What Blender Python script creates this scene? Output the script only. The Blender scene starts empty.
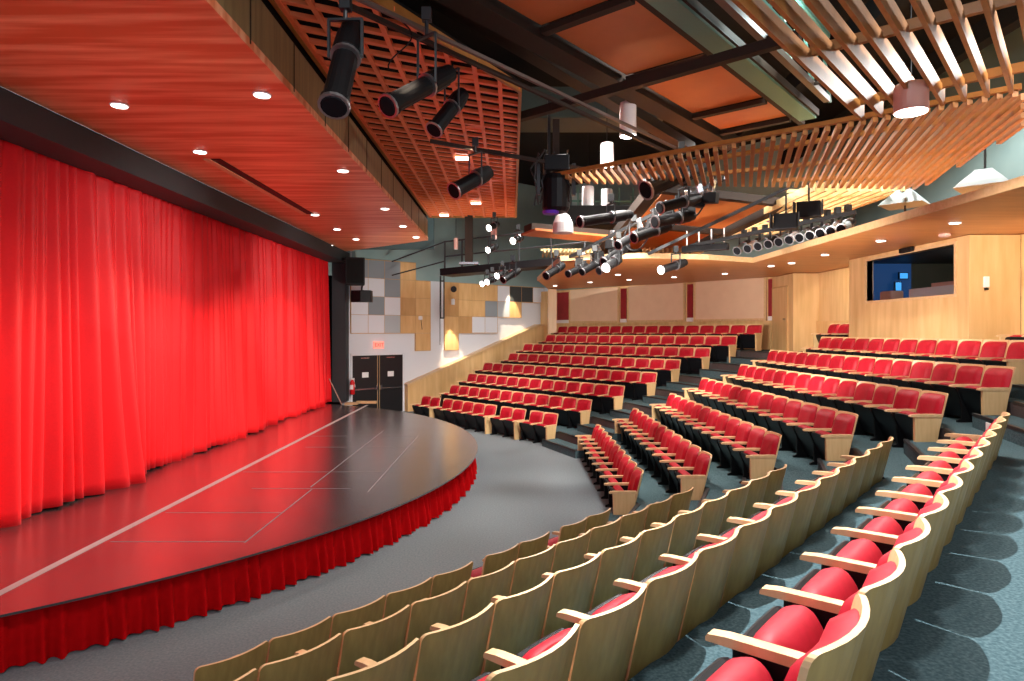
import bpy, bmesh, math, random
from math import sin, cos, pi, sqrt, atan2, radians, hypot
from mathutils import Vector, Matrix, Euler
random.seed(7)
SC = bpy.context.scene
COL = SC.collection
F = 655.0; EYE = 2.88; HY = 331.0
def W(px, py, Y):                      # a measured direction at distance Y -> a point of the hall
    return Vector(((px-512)/F*Y, Y, EYE+(HY-py)/F*Y))

# ------------------------------------------------------------------ materials
def mat(name, col, rough=.6, metal=0, spec=.5, emit=None, es=0, coat=0, sheen=0):
    m = bpy.data.materials.new(name); m.use_nodes = True
    b = m.node_tree.nodes['Principled BSDF']
    b.inputs['Base Color'].default_value = (*col, 1)
    b.inputs['Roughness'].default_value = rough
    b.inputs['Metallic'].default_value = metal
    b.inputs['Specular IOR Level'].default_value = spec
    if coat: b.inputs['Coat Weight'].default_value = coat
    if sheen: b.inputs['Sheen Weight'].default_value = sheen
    if emit:
        b.inputs['Emission Color'].default_value = (*emit, 1)
        b.inputs['Emission Strength'].default_value = es
    return m
def noisy(name, c1, c2, scale=(1,1,1), ns=5, rough=.6, detail=4, bump=0, coords='Object', lo=.3, hi=.7, rot=0, **k):
    m = mat(name, c1, rough, **k)
    nt = m.node_tree; b = nt.nodes['Principled BSDF']
    tc = nt.nodes.new('ShaderNodeTexCoord'); mp = nt.nodes.new('ShaderNodeMapping')
    mp.inputs['Scale'].default_value = scale; mp.inputs['Rotation'].default_value = (0,0,rot)
    n = nt.nodes.new('ShaderNodeTexNoise'); n.inputs['Scale'].default_value = ns; n.inputs['Detail'].default_value = detail
    r = nt.nodes.new('ShaderNodeValToRGB')
    r.color_ramp.elements[0].position = lo; r.color_ramp.elements[1].position = hi
    r.color_ramp.elements[0].color = (*c1,1); r.color_ramp.elements[1].color = (*c2,1)
    nt.links.new(tc.outputs[coords], mp.inputs[0]); nt.links.new(mp.outputs[0], n.inputs['Vector'])
    nt.links.new(n.outputs[0], r.inputs[0]); nt.links.new(r.outputs[0], b.inputs['Base Color'])
    if bump:
        bp = nt.nodes.new('ShaderNodeBump'); bp.inputs['Strength'].default_value = bump; bp.inputs['Distance'].default_value = .01
        nt.links.new(n.outputs[0], bp.inputs['Height']); nt.links.new(bp.outputs[0], b.inputs['Normal'])
    return m
M = {}
M['carpet'] = noisy('carpet_grey', (.040,.074,.086), (.095,.145,.16), ns=60, rough=.95, detail=6, spec=.1, lo=.35, hi=.68)
M['floor'] = noisy('carpet_floor', (.13,.155,.168), (.18,.205,.22), ns=40, rough=.9, detail=6, spec=.1, lo=.35, hi=.68)
M['riser'] = noisy('riser_dark', (.05,.035,.035), (.07,.05,.05), ns=30, rough=.8)
M['nosing'] = mat('nosing_black', (.012,.012,.014), .5)
M['maple'] = noisy('maple', (.60,.39,.18), (.68,.46,.23), (6,6,.7), 4, .42)
M['edge'] = noisy('maple_edge', (.60,.38,.18), (.70,.46,.25), (3,3,3), 6, .35)
M['ply'] = noisy('shell_ply', (.33,.21,.058), (.46,.31,.095), (6,6,1), 3, .42)
M['wall_maple'] = noisy('wall_maple', (.62,.37,.15), (.76,.50,.24), (3,3,.35), 2.2, .35)
M['wall_pale'] = noisy('panel_pale', (.72,.50,.33), (.76,.54,.36), (1,1,1), 3, .6)
M['soffit'] = noisy('soffit_wood', (.52,.19,.05), (.64,.26,.08), (.5,3,1), 2, .4)
M['stage_ceiling'] = noisy('stage_ceiling_wood', (.60,.15,.055), (.84,.38,.20), (.25,3.2,1), 2.0, .38, rot=-.28, lo=.40,hi=.62)
M['fascia'] = noisy('fascia_wood', (.16,.10,.04), (.26,.17,.07), (1,5,.3), 2.5, .5)
M['slat'] = noisy('slat_wood', (.30,.115,.020), (.40,.165,.036), (2,2,2), 3, .45)
M['slat_pale'] = noisy('slat_wood_pale', (.70,.48,.20), (.80,.58,.28), (2,2,2), 3, .4)
M['lattice'] = noisy('lattice_wood', (.80,.17,.06), (.88,.23,.08), (2,2,2), 3, .5)
M['cloud'] = noisy('cloud_panel', (.40,.105,.022), (.50,.15,.034), (1,1,1), 1.2, .5)
M['red'] = noisy('seat_red', (.33,.003,.013), (.39,.005,.020), ns=25, rough=.55, spec=.3)
M['curtain'] = noisy('curtain_red', (.82,.0085,.014), (.86,.010,.017), ns=40, rough=.5, spec=.25, sheen=.16)
M['skirt'] = noisy('skirt_red', (.40,.0005,.002), (.48,.001,.003), ns=12, rough=.85, spec=.08)
M['darkred'] = noisy('panel_darkred', (.24,.008,.012), (.30,.012,.018), ns=5, rough=.7)
M['white'] = mat('wall_white', (.70,.72,.76), .85)
M['teal'] = noisy('wall_teal', (.062,.105,.105), (.075,.12,.118), ns=2, rough=.85)
M['black'] = mat('black', (.004,.004,.005), .5, spec=.25)
M['proscenium'] = mat('proscenium_black', (.028,.034,.038), .6)
M['pan'] = mat('seat_pan_black', (.006,.006,.008), .38, spec=.3)
M['steel'] = mat('black_steel', (.022,.024,.026), .4)
M['beam'] = mat('brown_beam', (.032,.020,.014), .7, spec=.25)
M['brownsteel'] = mat('brown_steel', (.11,.075,.06), .5)
M['roof'] = mat('roof_dark', (.010,.010,.010), .95, spec=.1)
M['tealsteel'] = mat('teal_steel', (.11,.27,.22), .55)
M['reflector'] = mat('reflector_grey', (.16,.20,.20), .5)
M['teal2'] = noisy('wall_teal_light', (.25,.36,.35), (.28,.39,.38), ns=2, rough=.85)
M['chrome'] = mat('bright_metal', (.65,.67,.70), .25, metal=1)
M['lensdark'] = mat('lens_dark', (.01,.01,.012), .9, spec=.05)
M['ring'] = mat('ring_metal', (.35,.36,.38), .45, metal=1)
M['grey_tile'] = mat('tile_grey', (.26,.29,.31), .8)
M['lgrey_tile'] = mat('tile_light_grey', (.45,.48,.50), .8)
M['white_tile'] = mat('tile_white', (.72,.73,.77), .8)
M['dark_tile'] = mat('tile_dark', (.045,.05,.05), .8)
M['wood_tile'] = noisy('tile_wood', (.66,.38,.15), (.76,.48,.22), (3,3,.5), 2.5, .45)
M['wood_tile_d'] = noisy('tile_wood_dark', (.52,.29,.11), (.60,.35,.15), (3,3,.5), 2.5, .45)
M['door'] = mat('door_black', (.012,.012,.014), .35)
M['lampwhite'] = mat('lamp_white', (.75,.72,.72), .4)
M['lamppink'] = mat('lamp_pink', (.70,.42,.36), .4)
M['glow'] = mat('lamp_glow', (1,1,1), .5, emit=(1,.97,.92), es=9)
M['glowdown'] = mat('downlight_glow', (1,1,1), .5, emit=(1,.95,.85), es=4)
M['warmglow'] = mat('warm_glow', (1,1,1), .5, emit=(1,.75,.45), es=5)
M['exitsign'] = mat('exit_sign', (.8,.25,.2), .5, emit=(1,.28,.2), es=.55)
M['signred'] = mat('sign_red', (.5,.01,.01), .5, emit=(.8,.02,.01), es=.3)
M['extred'] = mat('extinguisher_red', (.6,.01,.015), .3)
M['screenblue'] = mat('screen_blue', (.02,.1,.3), .3, emit=(.03,.22,.6), es=.5)
M['screencyan'] = mat('screen_cyan', (.02,.2,.4), .3, emit=(.04,.28,.7), es=.8)
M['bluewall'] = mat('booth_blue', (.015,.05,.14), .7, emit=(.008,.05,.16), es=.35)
M['boothwall'] = mat('booth_wall', (.05,.05,.03), .8)
M['deskgrey'] = mat('desk_grey', (.45,.48,.50), .5)
M['purple'] = mat('purple_gel', (.12,.03,.5), .4)
M['paper'] = mat('paper_white', (.8,.8,.8), .7)
M['box'] = mat('booth_box', (.45,.27,.22), .7)
M['curtain'].node_tree.nodes['Principled BSDF'].inputs['Sheen Tint'].default_value = (1,.25,.28,1)
def glassmat():
    m = mat('booth_glass', (.9,.95,1), .02); b = m.node_tree.nodes['Principled BSDF']
    b.inputs['Transmission Weight'].default_value = 1; b.inputs['IOR'].default_value = 1.02
    return m
M['glass'] = glassmat()
# stage floor: polished black vinyl with faint scuffs and panel joints
def stagemat():
    m = mat('stage_vinyl', (.02,.02,.022), .22, spec=1, coat=.8)
    m.node_tree.nodes['Principled BSDF'].inputs['Coat Roughness'].default_value = .22; m.node_tree.nodes['Principled BSDF'].inputs['Coat IOR'].default_value = 1.9
    nt = m.node_tree; b = nt.nodes['Principled BSDF']
    tc = nt.nodes.new('ShaderNodeTexCoord'); mp = nt.nodes.new('ShaderNodeMapping'); mp.inputs['Scale'].default_value = (.7,3,1)
    n = nt.nodes.new('ShaderNodeTexNoise'); n.inputs['Scale'].default_value = .8; n.inputs['Detail'].default_value = 5
    r = nt.nodes.new('ShaderNodeMapRange'); r.inputs[3].default_value = .22; r.inputs[4].default_value = .29
    nt.links.new(tc.outputs['Object'], mp.inputs[0]); nt.links.new(mp.outputs[0], n.inputs['Vector'])
    nt.links.new(n.outputs[0], r.inputs[0]); nt.links.new(r.outputs[0], b.inputs['Roughness'])
    r2 = nt.nodes.new('ShaderNodeValToRGB'); r2.color_ramp.elements[0].position=.4; r2.color_ramp.elements[1].position=.75
    r2.color_ramp.elements[0].color=(.030,.028,.032,1); r2.color_ramp.elements[1].color=(.045,.042,.046,1)
    nt.links.new(n.outputs[0], r2.inputs[0]); nt.links.new(r2.outputs[0], b.inputs['Base Color'])
    return m
M['stage'] = stagemat()
M['line'] = mat('stage_line', (.40,.36,.36), .5)
M['joint'] = mat('stage_joint', (.22,.20,.21), .5)

# ------------------------------------------------------------------ mesh helpers
def obj(name, bm, m, parent=None, smooth=False, loc=None, bevel=0):
    me = bpy.data.meshes.new(name)
    bmesh.ops.recalc_face_normals(bm, faces=bm.faces)
    bm.to_mesh(me); bm.free()
    for x in (m if isinstance(m, (list, tuple)) else [m]): me.materials.append(x)
    if smooth:
        for p in me.polygons: p.use_smooth = True
    o = bpy.data.objects.new(name, me); COL.objects.link(o)
    if parent: o.parent = parent
    if loc is not None: o.location = loc
    if bevel:
        b = o.modifiers.new('bevel', 'BEVEL'); b.width = bevel; b.segments = 2; b.limit_method = 'ANGLE'
    return o
def add_box(bm, lo, hi, mtx=None, mi=0):
    vs = [bm.verts.new((x,y,z)) for z in (lo[2],hi[2]) for y in (lo[1],hi[1]) for x in (lo[0],hi[0])]
    if mtx is not None:
        for v in vs: v.co = mtx @ v.co
    for f in ((0,1,3,2),(4,6,7,5),(0,4,5,1),(2,3,7,6),(0,2,6,4),(1,5,7,3)):
        bm.faces.new([vs[i] for i in f]).material_index = mi
def box(lo, hi, mtx=None):
    bm = bmesh.new(); add_box(bm, lo, hi, mtx); return bm
def add_prism(bm, pts, z0, z1, mt=0, ms=0):
    a = [bm.verts.new((p[0],p[1],z0)) for p in pts]; b = [bm.verts.new((p[0],p[1],z1)) for p in pts]
    n = len(pts)
    bm.faces.new(a).material_index = mt; bm.faces.new(b).material_index = mt
    for i in range(n): bm.faces.new((a[i],a[(i+1)%n],b[(i+1)%n],b[i])).material_index = ms
def prism(pts, z0, z1, mt=0, ms=0):
    bm = bmesh.new(); add_prism(bm, pts, z0, z1, mt, ms); return bm
def frame_of(a, b):
    d = (Vector(b)-Vector(a)); L = d.length; d.normalize()
    q = d.to_track_quat('Z','Y').to_matrix().to_4x4()
    return Matrix.Translation(Vector(a)) @ q, L
def add_lathe(bm, a, b, prof, seg=16, mi=0):      # prof = [(t along a->b in 0..1, radius)]
    mt, L = frame_of(a, b); rings = []
    for t, r in prof:
        rings.append([bm.verts.new(mt @ Vector((r*cos(2*pi*i/seg), r*sin(2*pi*i/seg), t*L))) for i in range(seg)])
    for k in range(len(rings)-1):
        for i in range(seg):
            bm.faces.new((rings[k][i], rings[k][(i+1)%seg], rings[k+1][(i+1)%seg], rings[k+1][i])).material_index = mi
    bm.faces.new(rings[0]).material_index = mi; bm.faces.new(rings[-1]).material_index = mi
def add_rod(bm, a, b, r, seg=8, mi=0): add_lathe(bm, a, b, [(0,r),(1,r)], seg, mi)
def add_bar(bm, a, b, w, h, mi=0):                # rectangular bar, h vertical
    a = Vector(a); b = Vector(b); d = (b-a).normalized()
    up = Vector((0,0,1)) if abs(d.z) < .95 else Vector((0,1,0))
    s = d.cross(up).normalized(); u = s.cross(d).normalized()
    vs = []
    for p in (a,b):
        for i,j in ((-1,-1),(1,-1),(1,1),(-1,1)): vs.append(bm.verts.new(p+s*i*w/2+u*j*h/2))
    for f in ((0,1,2,3),(7,6,5,4),(0,4,5,1),(1,5,6,2),(2,6,7,3),(3,7,4,0)):
        bm.faces.new([vs[i] for i in f]).material_index = mi
def bar(a, b, w, h): bm = bmesh.new(); add_bar(bm, a, b, w, h); return bm
def rod(a, b, r, seg=10): bm = bmesh.new(); add_rod(bm, a, b, r, seg); return bm
def thing(name, label, cat, loc=(0,0,0), rz=0, group=None):
    o = bpy.data.objects.new(name, None); COL.objects.link(o); o.empty_display_size = .1
    o.location = loc; o.rotation_euler = (0,0,rz); o['label'] = label; o['category'] = cat
    if group: o['group'] = group
    return o
def tag(o, label, cat, group=None):
    o['label'] = label; o['category'] = cat
    if group: o['group'] = group
    return o
def struct(name, bm, m, parent=None, **k):
    o = obj(name, bm, m, parent, **k)
    if not parent: o['kind'] = 'structure'
    return o
def setsmooth(o):
    for p in o.data.polygons: p.use_smooth = True

# ------------------------------------------------------------------ plan of the hall
u = (.763, -.647)          # outward normal of the near block, m = its row direction
NK = [-4.165+.914*k for k in range(9)]       # line of the back tops, near and far blocks
MX = [1.93+.893*k for k in range(9)]         # same, middle block
YC = 12.25
def npt(n, s):             # near block: n = outward distance, s = along the row
    return (.763*n+.647*s, -.647*n+.763*s)
def mir(p): return (p[0], 2*YC-p[1])
NEND = [(1.19,7.84),(2.09,7.52),(3.0,7.16),(3.94,6.80),(4.71,6.28),(5.6,6.1),(6.45,5.8),(7.3,5.5)]
NS = [.647*x+.763*y for x,y in NEND]          # row end as s
MN = [9.69,9.25,9.02,8.71,8.25,8.3,9.05,9.0]
MF = [14.9,15.21,15.36,15.84,15.72,16.2,15.44,15.4]
RISE = .33
def edgeline(k, off):      # riser behind row k (0-based): list of points near -> far
    n = NK[k]-.07+off; x = MX[k]-.07+off
    e = NS[k]
    a = npt(n, -3.2 if k < 6 else 1.0); b = npt(n, e)
    c = (x, MN[k]); d = (x, MF[k])
    q = (b[0], 2*YC-b[1])
    sdir = (-.647,.763)
    g = -4.0*0
    # far end runs to the sloping half wall
    s0 = -.647*q[0]+.763*q[1]; L = 18.55-s0
    r = (q[0]-.647*L, q[1]+.763*L)
    return [a,b,c,d,q,r]
def strip(k):
    lo = edgeline(k, 0)
    if k < 6: hi = edgeline(k+1, .0)
    else: hi = [(12,-2.5),(12,4.5),(12,8),(12,16),(10.5,20),(2.9,26.8)]
    return lo + hi[::-1]
struct('floor', box((-7.5,-4,-.1),(13,30,0)), M['floor'])
for k in range(7):
    z = RISE*(k+1)
    bm = bmesh.new(); add_prism(bm, strip(k), .0, z, 0, 1)
    struct('floor', bm, [M['carpet'], M['riser']])
    # nosing along the aisle chords and half steps in the aisles
    e = edgeline(k, 0)
    for (p, q, far) in ((e[1], e[2], False), (e[4], e[3], True)):
        p = Vector((*p,0)); q = Vector((*q,0)); d = (q-p).normalized()
        nrm = Vector((d.y,-d.x,0)) if not far else Vector((-d.y,d.x,0))   # outward
        pp = p+d*.06; qq = q-d*.06
        bm = bmesh.new()
        pts = [pp-nrm*.44, qq-nrm*.44, qq-nrm*.002, pp-nrm*.002]
        add_prism(bm, [(v.x,v.y) for v in pts], z-RISE, z-RISE/2, 0, 0)
        struct('trim_%d' % (k*2+far+1), bm, M['carpet'])
        bm = bmesh.new()
        for off, zz in ((-.44, z-RISE/2), (0, z)):
            a = pp+nrm*(off+.02)+Vector((0,0,zz+.003)); b = qq+nrm*(off+.02)+Vector((0,0,zz+.003))
            add_bar(bm, a, b, .05, .03)
        struct('trim_%d' % (k*2+far+31), bm, M['nosing'])
# small white step lights on two risers
def plate(name, label, p, q, zc, h, m, cat='step light', t=.012):
    p = Vector((p[0],p[1],zc)); q = Vector((q[0],q[1],zc))
    o = obj(name, bar(p, q, t, h), m); tag(o, label, cat); return o
e6 = edgeline(5,0); 
def lerp(a,b,t): return (a[0]+(b[0]-a[0])*t, a[1]+(b[1]-a[1])*t)

# ------------------------------------------------------------------ theatre chairs
CW = .53; TOP = .77
def recl(z): return (TOP-z)*.245
def curve(x, b=.062): return -b*(1-(2*x/CW)**2)
def shell_bm():
    bm = bmesh.new(); XS = [-1,-.985,-.96,-.92,-.87,-.75,-.5,-.25,0,.25,.5,.75,.87,.92,.96,.985,1]; nu, nv, t = len(XS)-1, 8, .020
    def P(i, j, s):
        hw = CW/2-.004; x = XS[i]*hw; uu = XS[i]
        cr = .034; e = max(0,(abs(x)-(hw-cr))/cr)
        top = TOP-cr*(1-sqrt(max(0,1-min(1,e)**2)))
        z = .13+(top-.13)*j/nv
        zb = z
        # the shell narrows slightly towards the floor
        x *= 1-.05*(1-j/nv)
        return bm.verts.new((x, recl(zb)+curve(x)+(t if s else 0)-.0, z))
    g = [[[P(i,j,s) for j in range(nv+1)] for i in range(nu+1)] for s in (0,1)]
    for i in range(nu):
        for j in range(nv):
            bm.faces.new((g[0][i][j],g[0][i+1][j],g[0][i+1][j+1],g[0][i][j+1])).material_index = 0
            bm.faces.new((g[1][i][j],g[1][i][j+1],g[1][i+1][j+1],g[1][i+1][j])).material_index = 1
    def edge(a):
        for (p,q) in zip(a, a[1:]):
            bm.faces.new((g[0][p[0]][p[1]],g[0][q[0]][q[1]],g[1][q[0]][q[1]],g[1][p[0]][p[1]])).material_index = 1
    edge([(0,j) for j in range(nv+1)]); edge([(nu,j) for j in range(nv+1)][::-1])
    edge([(i,nv) for i in range(nu+1)]); edge([(i,0) for i in range(nu+1)][::-1])
    return bm
def cushion_bm():
    bm = bmesh.new(); nu, nv = 10, 8; z0, z1 = .34, TOP-.026; hw = CW/2-.028
    def P(i, j, s):
        a = -1+2*i/nu; b = -1+2*j/nv
        k = 1-.10*abs(b)**6; x = a*hw*k
        z = (z0+z1)/2+b*(z1-z0)/2*(1-.07*abs(a)**6)
        puff = .080*(1-abs(a)**5)**.5*(1-abs(b)**6)**.5
        y = recl(z)+curve(x)+.020+(.006+puff if s else 0)
        return bm.verts.new((x,y,z))
    g = [[[P(i,j,s) for j in range(nv+1)] for i in range(nu+1)] for s in (0,1)]
    for i in range(nu):
        for j in range(nv):
            bm.faces.new((g[0][i][j],g[0][i+1][j],g[0][i+1][j+1],g[0][i][j+1]))
            bm.faces.new((g[1][i][j],g[1][i][j+1],g[1][i+1][j+1],g[1][i+1][j]))
    rim = [(i,0) for i in range(nu)]+[(nu,j) for j in range(nv)]+[(i,nv) for i in range(nu,0,-1)]+[(0,j) for j in range(nv,0,-1)]
    for k in range(len(rim)):
        p = rim[k]; q = rim[(k+1)%len(rim)]
        bm.faces.new((g[0][p[0]][p[1]],g[1][p[0]][p[1]],g[1][q[0]][q[1]],g[0][q[0]][q[1]]))
    return bm
TILT = radians(66); HINGE = Vector((0,.240,.155)); SL = .360
def seat_xf(x, l, h):       # l along the folded seat (0 hinge..SL), h = thickness towards the back
    return Vector((x, HINGE.y+l*cos(TILT)-h*sin(TILT), HINGE.z+l*sin(TILT)+h*cos(TILT)))
def seat_shape(h0, h1, hw, l0, l1, rnd, puff, m):
    bm = bmesh.new(); n = 12; lay = [(h0,1.0),(h0+(h1-h0-puff)*.5,1.0),(h1-puff,.985),(h1-puff*.35,.93),(h1-puff*.12,.86),(h1,.72),(h1+.006,.45)]
    def outline(s):
        pts = []
        for i in range(n+1):      # rounded front, square rear
            a = pi*i/n
            cx = abs(cos(a))**rnd*(1 if cos(a)>0 else -1); sy = sin(a)**rnd
            pts.append((cx*hw*s, l0+.10+(l1-l0-.10)*sy*(1 if s==1 else .94)))
        pts.append((-hw*s*.96, l0)); pts.append((hw*s*.96, l0))
        return pts
    rings = [[bm.verts.new(seat_xf(x,l,h)) for x,l in outline(s)] for h,s in lay]
    k = len(rings[0])
    for a,b in zip(rings, rings[1:]):
        for i in range(k): bm.faces.new((a[i],a[(i+1)%k],b[(i+1)%k],b[i]))
    bm.faces.new(rings[0])
    cc = sum((v.co for v in rings[-1]), Vector())/k; cv = bm.verts.new(cc+(rings[-1][0].co-rings[-2][0].co)*0)
    for i in range(k): bm.faces.new((rings[-1][i],rings[-1][(i+1)%k],cv))
    return bm
def seat_cushion_bm(h0, h1, hw, SL):
    bm = bmesh.new(); n = 28; rhos = [.97,1,1,.985,.95,.88,.76,.6,.4,.2]; hs = [0,.1,.35]
    base = []
    for i in range(n):
        a = 2*pi*i/n; c, s_ = cos(a), sin(a)
        e = .42 if s_ > 0 else .25
        base.append((abs(c)**e*(1 if c>0 else -1)*hw, SL*.5+abs(s_)**e*(1 if s_>0 else -1)*SL*.5))
    rings = []
    for j,r in enumerate(rhos):
        h = h0+(h1-h0)*(hs[j] if j < 3 else .35+.65*(1-r**4)**.5)
        rings.append([bm.verts.new(seat_xf(x*r, SL*.5+(l-SL*.5)*r, h)) for x,l in base])
    for a,b in zip(rings, rings[1:]):
        for i in range(n): bm.faces.new((a[i],a[(i+1)%n],b[(i+1)%n],b[i]))
    bm.faces.new(rings[0]); cv = bm.verts.new(seat_xf(0,SL*.5,h1))
    for i in range(n): bm.faces.new((rings[-1][i],rings[-1][(i+1)%n],cv))
    return bm
def armrest_bm(sx):
    bm = bmesh.new(); w = .027
    prof = [(.092,.512),(.20,.514),(.42,.511),(.485,.503),(.493,.492)]
    x = sx*CW/2; top = []; bot = []
    for y,z in prof:
        top.append([bm.verts.new((x+s*w,y,z)) for s in (-1,1)]); bot.append([bm.verts.new((x+s*w,y,min(z-.008,.478))) for s in (-1,1)])
    for i in range(len(prof)-1):
        bm.faces.new((top[i][0],top[i][1],top[i+1][1],top[i+1][0])); bm.faces.new((bot[i][0],bot[i+1][0],bot[i+1][1],bot[i][1]))
        for s in (0,1): bm.faces.new((top[i][s],top[i+1][s],bot[i+1][s],bot[i][s]))
    bm.faces.new((top[0][0],bot[0][0],bot[0][1],top[0][1])); bm.faces.new((top[-1][0],top[-1][1],bot[-1][1],bot[-1][0]))
    return bm
def standard_bm(sx):
    bm = bmesh.new(); x = sx*CW/2; w = .016
    pts = [(.17,.0),(.40,.0),(.40,.025),(.345,.05),(.35,.30),(.40,.42),(.40,.477),(.10,.477),(.12,.40),(.18,.25),(.20,.05),(.17,.025)]
    a = [bm.verts.new((x-w,y,z)) for y,z in pts]; b = [bm.verts.new((x+w,y,z)) for y,z in pts]
    bm.faces.new(a); bm.faces.new(b)
    for i in range(len(pts)): bm.faces.new((a[i],a[(i+1)%len(pts)],b[(i+1)%len(pts)],b[i]))
    return bm
def panel_bm(sx):
    bm = bmesh.new(); x = sx*(CW/2+.0); w = .021
    pts = [(.16,.005),(.43,.005),(.44,.477),(.10,.477),(.16,.15)]
    a = [bm.verts.new((x-w,y,z)) for y,z in pts]; b = [bm.verts.new((x+w,y,z)) for y,z in pts]
    bm.faces.new(a); bm.faces.new(b)
    for i in range(len(pts)): bm.faces.new((a[i],a[(i+1)%len(pts)],b[(i+1)%len(pts)],b[i]))
    return bm
def mesh_of(name, bm, mats, smooth=False):
    bmesh.ops.recalc_face_normals(bm, faces=bm.faces)
    me = bpy.data.meshes.new(name); bm.to_mesh(me); bm.free()
    for m in mats: me.materials.append(m)
    if smooth:
        for p in me.polygons: p.use_smooth = True
    return me
CM = {
 'back_shell': mesh_of('back_shell', shell_bm(), [M['ply'], M['edge']]),
 'back_cushion': mesh_of('back_cushion', cushion_bm(), [M['red']], True),
 'seat_cushion': mesh_of('seat_cushion', seat_cushion_bm(.008,.135,CW/2-.026,SL), [M['red']], True),
 'seat_pan': mesh_of('seat_pan', seat_shape(-.028,.010,CW/2-.022,-.09,SL+.004,.30,.010,0), [M['pan']], False),
 'armrest': mesh_of('armrest', armrest_bm(-1), [M['edge']]),
 'armrest_b': mesh_of('armrest', armrest_bm(1), [M['edge']]),
 'standard': mesh_of('standard', standard_bm(-1), [M['black']]),
 'standard_b': mesh_of('standard', standard_bm(1), [M['black']]),
 'end_panel': mesh_of('end_panel', panel_bm(-1), [M['maple']]),
 'end_panel_b': mesh_of('end_panel', panel_bm(1), [M['maple']]),
}
def chair(x, y, z, f, label, group, left='std', right=None, w=.53):
    """x,y = middle of the back-top line, f = direction the seat faces; left = local -x side"""
    rz = atan2(f[1], f[0])-pi/2
    t = thing('theatre_seat', label, 'theatre seat', (x,y,z), rz, group)
    t.scale = ((w-.002)/.53,1,1)
    parts = ['back_shell','back_cushion','seat_cushion','seat_pan']
    if left: parts += ['armrest', 'end_panel' if left == 'panel' else 'standard']
    if right: parts += ['armrest_b', 'end_panel_b' if right == 'panel' else 'standard_b']
    for p in parts:
        o = bpy.data.objects.new(p.replace('_b','') if p.endswith('_b') else p, CM[p]); COL.objects.link(o); o.parent = t
    return t
ORD = ['first','second','third','fourth','fifth','sixth','seventh','eighth','ninth','tenth','eleventh','twelfth','thirteenth','fourteenth','fifteenth','sixteenth']
ROW = ['front','second','third','fourth','fifth','sixth','seventh','eighth']
nchair = 0
# middle block: from the near aisle (small Y) to the far aisle
fm = (-1,0)
for k,n in enumerate([10,11,12,13,14,15,12]):
    sp = (MF[k]-MN[k])/n
    if k == 6: sp = .53
    for i in range(n):
        y = MN[k]+sp*(i+.5)
        lab = 'red seat, %s row of the middle block, %s from its near aisle' % (ROW[k], ORD[i])
        chair(MX[k], y, RISE*k, fm, lab, 'seats of the middle block', 'panel' if i==0 else 'std', 'panel' if i==n-1 else None, sp); nchair += 1
# far block, counted from the aisle beside the middle block, and its mirror, the near block
CNT_F = [11,12,13,14,14,15,15,16]
for k in range(8):
    n = CNT_F[k]; e = mir(NEND[k]) if k < 5 else [(5.6,18.4),(6.45,18.7),(7.3,19.0)][k-5]
    d = (-.647,.763); s = 0; gaps = {}
    if k == 0: gaps = {2:.17, 4:.19, 9:.17}
    sp = {1:.53,2:.535,3:.545}.get(k,.53)
    for i in range(n):
        s += gaps.get(i,0)
        c = (e[0]+d[0]*(s+sp/2), e[1]+d[1]*(s+sp/2)); s += sp
        lab = 'red seat, %s row of the far block, %s from its right-hand aisle' % (ROW[k], ORD[i])
        L = 'panel' if i == 0 or i in gaps else 'std'
        R = ('std' if i == n-1 else None)
        if (i+1) in gaps: R = 'std'
        chair(c[0], c[1], RISE*k, (-.763,-.647), lab, 'seats of the far block', L, R, sp); nchair += 1
CNT_N = [11,11,12,12,12]
for k in range(5):
    n = CNT_N[k]; e = [NEND[0],NEND[1],NEND[2],(4.04,6.98),(4.84,6.44)][k]; d = (-.647,-.763); s = 0; gaps = {2:.2,4:.16,9:.17} if k == 0 else {}
    sp = .505 if k == 0 else .53
    for i in range(n):
        s += gaps.get(i,0)
        c = (e[0]+d[0]*(s+sp/2), e[1]+d[1]*(s+sp/2)); s += sp
        lab = 'wooden-backed seat, %s row of the near block, %s from its far aisle end' % (ROW[k], ORD[i])
        R = 'panel' if i == 0 or i in gaps else None
        Lf = 'std'
        chair(c[0], c[1], RISE*k, (-.763,.647), lab, 'seats of the near block', Lf, R, sp); nchair += 1
# top row of the middle block: pairs either side of the control booth
for i,y in enumerate((16.55,16.02)):
    chair(MX[7], y, RISE*7, fm, 'red seat on the top landing left of the control booth, %s one' % ('farther','nearer')[i], 'top landing seats', 'std' if i else 'std', 'panel' if i == 0 else None)
for i,y in enumerate((10.12,9.59)):
    chair(MX[7], y, RISE*7, fm, 'red seat on the top landing right of the control booth, %s the booth' % ('beside','one away from')[i], 'top landing seats', 'std', 'panel' if i == 0 else None)

# ------------------------------------------------------------------ stage
SCX, SCY, SR, SH = -10.0, 12.78, 9.32, .52
arc = [(SCX+SR*cos(a), SCY+SR*sin(a)) for a in [radians(-66+132*i/96) for i in range(97)]]
st = thing('stage', 'black polished thrust stage with curved front in front of the red curtain', 'stage', (-3,SCY,0))
st.location = (0,0,0)
def arcpts(r, a0=-66, a1=66, n=97): return [(SCX+r*cos(radians(a0+(a1-a0)*i/(n-1))), SCY+r*sin(radians(a0+(a1-a0)*i/(n-1)))) for i in range(n)]
obj('stage_top', prism(arcpts(SR)+[(-6.55,SCY+SR*sin(radians(66))),(-6.55,SCY-SR*sin(radians(66)))], SH-.022, SH), M['stage'], st)
obj('stage_body', prism(arcpts(SR-.30)+[(-6.55,SCY+(SR-.3)*sin(radians(66))),(-6.55,SCY-(SR-.3)*sin(radians(66)))], 0, SH-.023), M['black'], st)
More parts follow.
